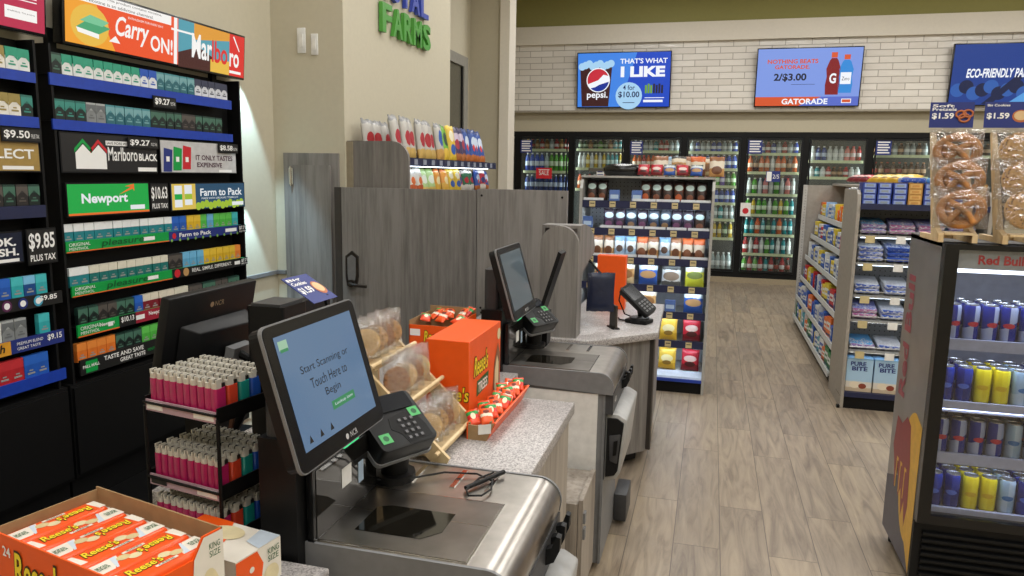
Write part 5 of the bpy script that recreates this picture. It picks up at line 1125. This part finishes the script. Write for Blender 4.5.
# flat packs
FP={'wp':(print_mat('pack white purple',[(0,'#8a6fae'),(.02,'#d5d3dd'),(.16,'#5aa0d8'),(.3,'#d5d3dd'),(.5,'#8a6fae'),(.6,'#d5d3dd'),(.8,'#5aa0d8')],None,None,mott=1.2,ax='XY'),'white and purple flat pack'),
    'wb':(print_mat('pack white blue',[(0,'#3a5ab0'),(.02,'#d9dce4'),(.16,'#c9ccd4'),(.3,'#d9dce4'),(.5,'#3a5ab0'),(.6,'#d9dce4'),(.8,'#c9ccd4')],None,None,mott=1.2,ax='XY'),'white and blue flat pack'),
    'pk':(print_mat('pack pink',[(0,'#b06aa0'),(.02,'#d9d6de'),(.16,'#8a8fd0'),(.3,'#d9d6de'),(.5,'#b06aa0'),(.6,'#d9d6de'),(.8,'#8a8fd0')],None,None,mott=1.2,ax='XY'),'white and pink flat pack'),
    'bb':(print_mat('pack blue',[(0,'#2a4aa0'),(.02,'#2f55b5'),(.16,'#cfd6e4'),(.3,'#2f55b5'),(.5,'#2a4aa0'),(.6,'#2f55b5'),(.8,'#cfd6e4')],None,None,mott=1.2,ax='XY'),'blue flat pack')}
FPM={}
def flat(k,x,y,z,w,d,h,label,rx=0,rz=0):
    key=(k,w,d,h)
    if key not in FPM:
        o=FPM[key]=B().box(-w/2,w/2,-d/2,d/2,0,h).build('snack_pack',FP[k][0],bevel=h*.3,seg=2)
    else: o=FPM[key].copy(); COL.objects.link(o)
    o.location=(x,y,z); o.rotation_euler=(R(rx),0,R(rz)); tag(o,label,'snack pack','flat packs on the right endcap')
plan=[('wp pk pk wp','top',1.224,2),('wb bb bb wb','second',1.034,3),('wb wb bb wb','third',.807,2),('pk wb wb wb','fourth',.633,2),('wp wb wb pk','fifth',.416,1)]
for codes,word,z,n in plan:
    for i,k in enumerate(codes.split()):
        for lay in range(n):
            if lay==0: jx=random.uniform(-.006,.006); jr=random.uniform(-4,4)
            flat(k,.955+.125+.18*i+jx,5.5+.155+.006*lay,z+.002+.033*lay+.03,.16,.2,.028,f"{FP[k][1]}, {ORD[lay]} up in {ORD[i]} stack from left on {word} wire shelf",12,jr)
BXM={}
for i in range(4):
    k=print_mat('marshmallow box',[(0,'#c9b79c'),(.12,'#dcd6cc'),(.3,'#a9cbe6'),(.95,'#8fbce2')],(.35,.2,.2,.1,'#e8dcc4'),(.65,.17,.15,.08,'#8a3f2c'),mott=.03)
    o=BXM.get(0)
    if not o:
        b=B().box(-.085,.085,-.05,.05,0,.24,0); g=B(FF(0,-.0505,0)); g.text('PURE',-.06,.185,.10,.03,1,.0008,bold=.03); g.text('BITE',-.05,.15,.10,.03,1,.0008,bold=.03)
        n=len(b.v); b.v+=g.v; b.f+=[[q+n for q in r] for r in g.f]; b.m+=g.m; b.sm+=g.sm
        o=BXM[0]=b.build('treat_box',[k,INKN])
    else: o=o.copy(); COL.objects.link(o)
    o.location=(.955+.115+.18*i,5.58,.1215); tag(o,f"pale blue treat box, {ORD[i]} from left on the bottom deck of the right endcap",'box','pale blue treat boxes')
CB={'bl':('#2a3f94','#8fa3d8','blue and white cake box'),'tn':('#b5823f','#d8b06a','tan cake box'),'br':('#8a4a30','#b5683f','brown cake box')}
CBM={}
for i,c in enumerate('bl bl bl tn bl br bl tn'.split()):
    for lay in range(4):
        if c not in CBM:
            b=B().box(-.042,.042,-.07,.07,0,.037,0); g=B(FF(0,-.0702,0)); g.rect(-.034,.034,.005,.032,1); g.rect(-.022,.022,.011,.026,2,.0013); n=len(b.v); b.v+=g.v; b.f+=[[q+n for q in r] for r in g.f]; b.m+=g.m; b.sm+=g.sm
            o=CBM[c]=b.build('cake_box',[mat('cake box '+c,CB[c][0],.4),mat('cake print '+c,CB[c][1],.4),mat('cake oval '+c,'#8f9aa8' if c=='bl' else '#c9924f',.4)])
        else: o=CBM[c].copy(); COL.objects.link(o)
        o.location=(.955+.072+.094*i+random.uniform(-.002,.002),5.58,1.431+.0375*lay); tag(o,f"{CB[c][2]}, {ORD[lay]} up in {ORD[i]} stack from left atop right endcap",'box','stacked snack cake boxes')
cap_=[('bb',.34,0,'folded dark blue pack lying on top of the fourth snack cake stack'),('wp',.52,10,'white pack lying on top of the sixth snack cake stack')]
for k,x,rz,lb in cap_: flat(k,.955+x,5.58,1.583,.15,.12,.035,lb,0,rz)

gd=thing('aisle_gondola','long grey shelf run along the right side of the aisle','shelf unit',(.95,6.08,0))
gd.scale=(1,.925,1)
B().box(.43,.46,0,2.87,0,1.53).build('back_panel',PGM,gd)
for y in (2.83,): 
    B().box(.05,.43,y+.015,y+.03,.0,1.53).build('end_panel',PGM,gd)
    b=B().box(.01,.05,y,y+.04,.0,1.53,0); b.M=FF(0,y-.0004,0); pegs(b,.018,.042,.2,1.5,1,.03); b.build('upright',[mat('pale upright','#b9b7b2',.5),BLK],gd)
B().box(.03,.43,0,2.83,0,.08).build('kick_base',BLK,gd); B().box(.30,.60,0,2.86,1.53,1.55).build('top_board',PGM,gd)
GZ=[.1,.31,.53,.76,.99,1.2]; GDW=[.0,.02,.05,.08,.12,.18]
for z,dx in zip(GZ,GDW):
    s_=B().box(dx,.43,0,2.82,z-.02,z).build('shelf',LGR,gd); B().box(dx-.006,dx,0,2.82,z-.03,z+.02).build('price_rail',mat('pale price rail','#cfd4d6',.4),s_)
GC={'bl':'#2f5fb8','wh':'#d8dbdc','ye':'#d9c23a','re':'#c0282e','or':'#e0702c','gr':'#2f7a4a','te':'#3a9ab0','lb':'#8fb4dc','nv':'#223a7a'}
GCW={'bl':'blue','wh':'white','ye':'yellow','re':'red','or':'orange','gr':'green','te':'teal','lb':'light blue','nv':'navy'}
GBM={}; rnd=random.Random(5)
pal=[['gr','wh','or','gr','te','bl','ye','wh'],['bl','gr','or','lb','bl','re','wh','te'],['bl','ye','nv','re','bl','wh','ye','re'],['wh','bl','ye','re','wh','nv','bl','ye'],['bl','ye','ye','wh','re','bl','nv','wh'],['or','or','ye','bl','wh','bl','lb','re']]
WORDZ=['bottom','second','third','fourth','fifth','top']
for k,(z,dx) in enumerate(zip(GZ,GDW)):
    y=.06
    for i in range(17):
        c=pal[k][(i*3+k)%8 if i%2 else i%8]; h=(.13,.15,.11,.16)[(i+k)%4]; 
        key=(c,h)
        if key not in GBM:
            b=B().box(-.05,.05,-.068,.068,0,h,0); g=B(frame((-.0503,0,0),(0,-1,0),(0,0,1))); g.rect(-.055,.055,h*.35,h*.75,1); g.rect(-.04,.03,h*.48,h*.6,0,.0014); g.rect(-.055,.055,h*.05,h*.15,2)
            n=len(b.v); b.v+=g.v; b.f+=[[q+n for q in r] for r in g.f]; b.m+=g.m; b.sm+=g.sm
            o=GBM[key]=b.build('carton',[mat('goods '+c,GC[c],.4),mat('goods band',"#dfe1e2",.4) if c!='wh' else mat('goods blue band','#3a62b4',.4),mat('goods dark band','#3a4a6a',.4)])
        else: o=GBM[key].copy(); COL.objects.link(o)
        o.location=(.95+dx+.07,6.08+(y+.075)*.925,z+.001); o.rotation_euler=(0,0,R(rnd.uniform(-8,8))); y+=.163
        tag(o,f"{GCW[c]} carton, {ORD[i]} from near end of {WORDZ[k]} shelf in the right aisle run",'box','small cartons on the right aisle run')
for i in range(3):
    o=bag_mesh('hanging_pack',.10,.15,.03,[print_mat('hang blue',[(0,'#b5303a'),(.25,'#3f7ac8'),(.8,'#c9d3e6')],(.5,.5,.3,.15,'#a9d0ea')),print_mat('hang white',[(0,'#b5303a'),(.2,'#cfcfd2'),(.7,'#3a56a8')],(.5,.4,.2,.12,'#8a3030'))][i%2],120+i)
    o.location=(1.17,7.218-.3885*i,1.365); o.rotation_euler=(R(-6),R(12),R(-70)); tag(o,f"blue and white hanging pack, {ORD[i]} from far end above the right aisle run",'snack pack','hanging packs above the right aisle run')
    o['label']=o['label']
    B().tube([(.43,7.1-.42*i-5.87,1.525),(.24,7.1-.42*i-5.87,1.522)],.004,6).build('peg_hook',WIRE,gd)
for i in range(3):
    snack('re',1.36+.0*i,8.3-.32*i,1.582,.22,.10,f"{ORD[i]} from far end atop the right aisle run",-60,-75,.05,grp='bags on top of the right aisle run')
for i in range(4):
    snack('ye',1.36,7.2-.36*i,1.582,.24,.10,f"{ORD[i]} from far end atop the right aisle run",-60,-75,.05,grp='bags on top of the right aisle run')

# ------------------------------------------------------------------ can cooler with pretzels on top
rb=thing('can_cooler','low black and grey drinks fridge full of slim cans at the right edge','fridge',(.83,3.0,0))
W=.62; BODY=mat('brushed silver cabinet','#a8a7a6',.36,.8,var=.1,scale=6)
B().box(0,.012,.05,.50,.06,1.375).build('side_panel',BODY,rb)
B().box(W-.012,W,.05,.50,.06,1.375).build('side_panel',BODY,rb)
B().box(.012,W-.012,.47,.50,.06,1.375).build('back_panel',DGR,rb)
B().box(0,W,.05,.50,1.36,1.38).build('top_panel',DGR,rb)
B().box(.012,W-.012,.05,.47,.06,.30).build('machine_box',BLK,rb)
for x in (.04,W-.04):
    for y in (.09,.46): B().cyl((x,y,0),(x,y,.06),.02).build('foot',BLK,rb)
gr=B().box(0,W,.03,.05,.06,.29,0)
for i in range(7): gr.prism([(.03,.075+.028*i),(.012,.08+.028*i),(.012,.09+.028*i),(.03,.094+.028*i)],'X',.03,W-.03,0)
gr.build('vent_grille',BLKP,rb)
LIN=mat('fridge liner','#9aa0b0',.4)
B().box(.012,.018,.06,.47,.30,1.36).build('liner',LIN,rb); B().box(W-.018,W-.012,.06,.47,.30,1.36).build('liner',LIN,rb); B().box(.018,W-.018,.464,.47,.30,1.36).build('liner',LIN,rb); B().box(.018,W-.018,.06,.464,.30,.305).build('liner',LIN,rb)
d=B().box(0,.045,-.0,.045,.30,1.375).box(W-.045,W,0,.045,.30,1.375).box(.045,W-.045,0,.045,1.355,1.375).box(.045,W-.045,0,.045,.30,.335).build('door_frame',BLKG,rb)
B().box(.045,W-.045,.014,.02,.335,1.355).build('door_glass',glass('fridge glass',(.97,.98,1),.03),d)
hdp=B().box(.045,W-.045,.022,.05,1.285,1.355,0); f=B(FF(.045,.0215,1.285)); f.text('Red Bull',.07,.018,.145,.034,1,bold=.03); f.poly([(.24,.015),(.29,.02),(.32,.05),(.28,.055),(.25,.04)],1)
n=len(hdp.v); hdp.v+=f.v; hdp.f+=[[q+n for q in r] for r in f.f]; hdp.m+=f.m; hdp.sm+=f.sm
hdp.build('header_panel',[mat('header grey','#a9acad',.4),INKR],d)
B().box(.05,W-.05,.052,.065,1.268,1.282).build('lamp_tube',em('fridge lamp','#e8f0ff',4),rb)
# side artwork
f=B(frame((-.0006,.50,0),(0,-1,0),(0,0,1))); yel=mat('side yellow','#dfae35',.4); 
f.poly([(.0,.06),(.45,.06),(.45,.20),(.34,.42),(.0,.30)],0,.0003); f.disc(.36,.42,.165,1,.0006,ry=.27,a0=90,a1=270); f.poly([(.36,.15),(.45,.06),(.45,.66),(.36,.69)],1,.0006)
f.poly([(.06,.46),(.09,.60),(.17,.59),(.24,.64),(.30,.62),(.34,.47),(.36,.30),(.33,.20),(.30,.30),(.27,.22),(.24,.33),(.20,.28),(.17,.40),(.13,.29),(.10,.40)],2,.001)
for u in (.14,.20,.27): f.poly([(u,.30),(u+.012,.30),(u+.012,.42),(u+.03,.42),(u+.03,.435),(u,.435)],1,.0014)
f.build('side_graphic',[mat('side slate','#4f4e5c',.4),yel,mat('side maroon','#8f2f33',.4)],rb)
f=B(frame((-.0006,.44,.78),(0,.0,1),(0,1,0))); 
f=B(frame((-.0006,.40,.74),(0,0.0,1.0),(0,1,0))); f.text('Red',-.05,-.05,.23,.1,0,.0008,bold=.03); f.build('side_lettering',[mat('faded rose lettering','#a04a58',.4)],rb); f=B(f.M); f.text('Bull',.23,-.05,.24,.1,0,.0008,bold=.03); f.build('side_lettering',[mat('faded rose lettering','#a04a58',.4)],rb)
CBLUE=None
def can_mat(n,c1,c2,c3):
    m,nt,p=base_mat(n); N=nt.nodes; L=nt.links; tc=N.new('ShaderNodeTexCoord'); sp=N.new('ShaderNodeSeparateXYZ'); L.new(tc.outputs['Generated'],sp.inputs[0])
    def op(o,a,b=None,v=None):
        q=N.new('ShaderNodeMath'); q.operation=o; L.new(a,q.inputs[0])
        if b is not None: L.new(b,q.inputs[1])
        if v is not None: q.inputs[1].default_value=v
        return q.outputs[0]
    sl=op('MULTIPLY_ADD',sp.outputs['X'],v=.25); sl.node.inputs[2].default_value=.37
    a=op('GREATER_THAN',sp.outputs['Z'],sl); bx=op('GREATER_THAN',sp.outputs['X'],v=.5)
    x=op('SUBTRACT',a,bx); x=op('ABSOLUTE',x)
    mx=N.new('ShaderNodeMix'); mx.data_type='RGBA'; mx.inputs[6].default_value=lin(c1); mx.inputs[7].default_value=lin(c2); L.new(x,mx.inputs[0])
    d1=op('POWER',op('DIVIDE',op('SUBTRACT',sp.outputs['X'],v=.5),v=.34),v=2); d2=op('POWER',op('DIVIDE',op('SUBTRACT',sp.outputs['Z'],v=.5),v=.07),v=2)
    e=op('LESS_THAN',op('ADD',d1,d2),v=1); m2=N.new('ShaderNodeMix'); m2.data_type='RGBA'; m2.inputs[7].default_value=lin(c3); L.new(e,m2.inputs[0]); L.new(mx.outputs[2],m2.inputs[6]); L.new(m2.outputs[2],p.inputs['Base Color'])
    p.inputs['Roughness'].default_value=.25; p.inputs['Metallic'].default_value=.3; return m
ALU=mat('aluminium can end','#c9cbcd',.25,.9)
CAN={'b':(can_mat('can classic','#9fa9c4','#14247f','#b8263a'),'blue and silver can'),'y':(can_mat('can yellow','#e0cf2a','#d6c31f','#c9a81f'),'yellow can'),'s':(can_mat('can pale','#a9bccb','#8fa9bd','#3f6fa8'),'pale silver-blue can'),'d':(can_mat('can dark blue','#1c3390','#101f6c','#4a68c4'),'dark blue can')}
CP={}
def can(k):
    if k not in CP:
        t=thing('drink_can','x','can')
        B().lathe([(.022,0),(.0265,.006),(.0278,.014),(.0278,.128),(.0245,.138)],n=18).build('can_body',CAN[k][0],t)
        B().lathe([(.0245,.138),(.0248,.142),(.0225,.1425),(.022,.14),(.004,.14)],n=18).build('can_lid',ALU,t); B().rbox(-.006,.006,-.012,.004,.1402,.1412,.004).build('pull_tab',ALU,t)
        CP[k]=Proto(t)
    return CP[k]
CS=[1.005,.765,.56,.34]; crow=['bbbbbbbb','ddyysbbd','bbbbsbbb','ddyysddb']; CW_=['top','second','third','bottom']
SHG=mat('clear shelf front','#aab0c8',.3)
for k,z in enumerate(CS):
    s_=B().box(.02,W-.02,.07,.46,z-.012,z-.002).build('shelf',WIRE,rb); B().box(.02,W-.02,.055,.07,z-.03,z+.012).build('shelf_front',SHG,s_)
    for row in range(3):
        for i in range(8):
            can(crow[k][i]).put((.83+.075+.0625*i,3.0+.10+.058*row,z-.001),(0,0,R(random.uniform(-18,18))),f"{CAN[crow[k][i]][1]}, {ORD[i]} from left in {ORD[row]} row on the {CW_[k]} fridge shelf",'slim cans in the drinks fridge')
    area((.83+W/2,3.062,z+.19),W-.1,.02,.8,(.68,.78,1),(0,.45,-1))
# pretzel stands
def pretzel_bag(seed,kind):
    t=thing('bakery_bag','x','baked goods'); m_=mat('baked pretzel','#b5793c',.4,var=.4,scale=22) if kind=='pretzel' else CK[1][1]
    if kind=='pretzel':
        pts=[]
        for a in range(0,361,12):
            th=R(a); pts.append((.066*math.sin(th),0,.066+.054*math.cos(th)))
        B().tube(pts,.0145,10).build('pretzel',m_,t)
        B().tube([(-.04,-.006,.02),(-.02,-.010,.05),(.01,-.008,.078),(.04,-.004,.095)],.0125,10).build('pretzel_arm',m_,t)
        o=B().tube([(p[0]*.9,p[1]+.012,p[2]*.92+.020) for p in pts],.0135,10).build('pretzel',m_,t); o.rotation_euler=(0,R(14),0)
        B().tube([(.04,-.014,.02),(.02,-.016,.05),(-.01,-.012,.078),(-.04,-.004,.095)],.0125,10).build('pretzel_arm',m_,t)
    else:
        for k in range(2):
            b=B().lathe([(.0,-.006),(.04,-.006),(.065,-.003),(.068,.001),(.048,.005),(.02,.008),(.001,.008)],n=22); o=b.build('cookie',CK[(seed+k)%2][1],t); o.rotation_euler=(R(90),0,0); o.location=(0,-.007+.013*k,.072)
    w=bag_mesh('wrapper',.185,.150,.042,CEL2,seed,1.2); w.parent=t; return Proto(t)
CEL2=glass('glossy cellophane',(.98,.98,.98),.09,.06,1.0,75,.015,.3)
def stand(x,y,label):
    t=thing('wooden_stand',label,'stand',(x,y,1.38)); 
    for sx in (-.055,.055):
        B().prism([(-.19,0),(.06,0),(.06,.02),(-.09,.02),(.062,.40),(.045,.405),(-.13,.05),(-.19,.028)],'X',sx-.009,sx+.009).build('side_frame',PINE,t)
    for i,z in enumerate((.0,.105,.21)):
        B().box(-.046,.046,-.20+.059*i,-.11+.056*i,.028+z,.036+z).build('shelf_board',PINE,t)
    B().box(-.046,.046,.03,.045,.0,.015).build('cross_bar',PINE,t)
    B().box(-.025,.025,.046,.05,.39,.46).build('sign_clip',glass('clear sign clip',(.95,.95,.95),.1),t); return t
stand(.868,3.20,'raw pine stand of bagged pretzels on top of the drinks fridge'); stand(1.075,3.20,'raw pine stand of bagged cookies on top of the drinks fridge, at the right edge')
pz=[pretzel_bag(200+i,'pretzel') for i in range(1)][0]; cz=pretzel_bag(210,'cookie'); n_=0
for sx,proto,nm,kd in ((.868,pz,'pretzel','pretzel'),(1.075,cz,'big cookies','cookie')):
    for i,z in enumerate((.0,.105,.21)):
        for k in (1,):
            proto.put((sx,3.20-.192+.059*i,1.38+.036+z+.016),(R(-9),0,R((2,-3,1)[i])),f"bag of {nm}, {('lowest','middle','topmost')[i]} of the three on the {kd} stand",'bagged '+nm+' on the pine stand')
pricesign('price_sign','navy SOFT PRETZELS price sign clipped above the pretzel stand',frame((.735+.05,3.21,1.80),(1,0,0),(0,.05,1)),None,.15,.095,('Soft','Pretzels'),'pretzel')
pricesign('price_sign','navy BIG COOKIES price sign at the right edge above the cookie stand',frame((.97,3.21,1.80),(1,0,0),(0,.05,1)),None,.15,.095,('Big Cookies',''),'cookie')

B().prism([(-.40,.98),(-.385,.975),(-.30,1.25),(-.315,1.26)],'Y',.40,.52).box(-.40,-.36,.42,.50,.83,.98).build('rear_scanner',BLKP,k2)
cd.scale=(1.12,1.12,1.12)
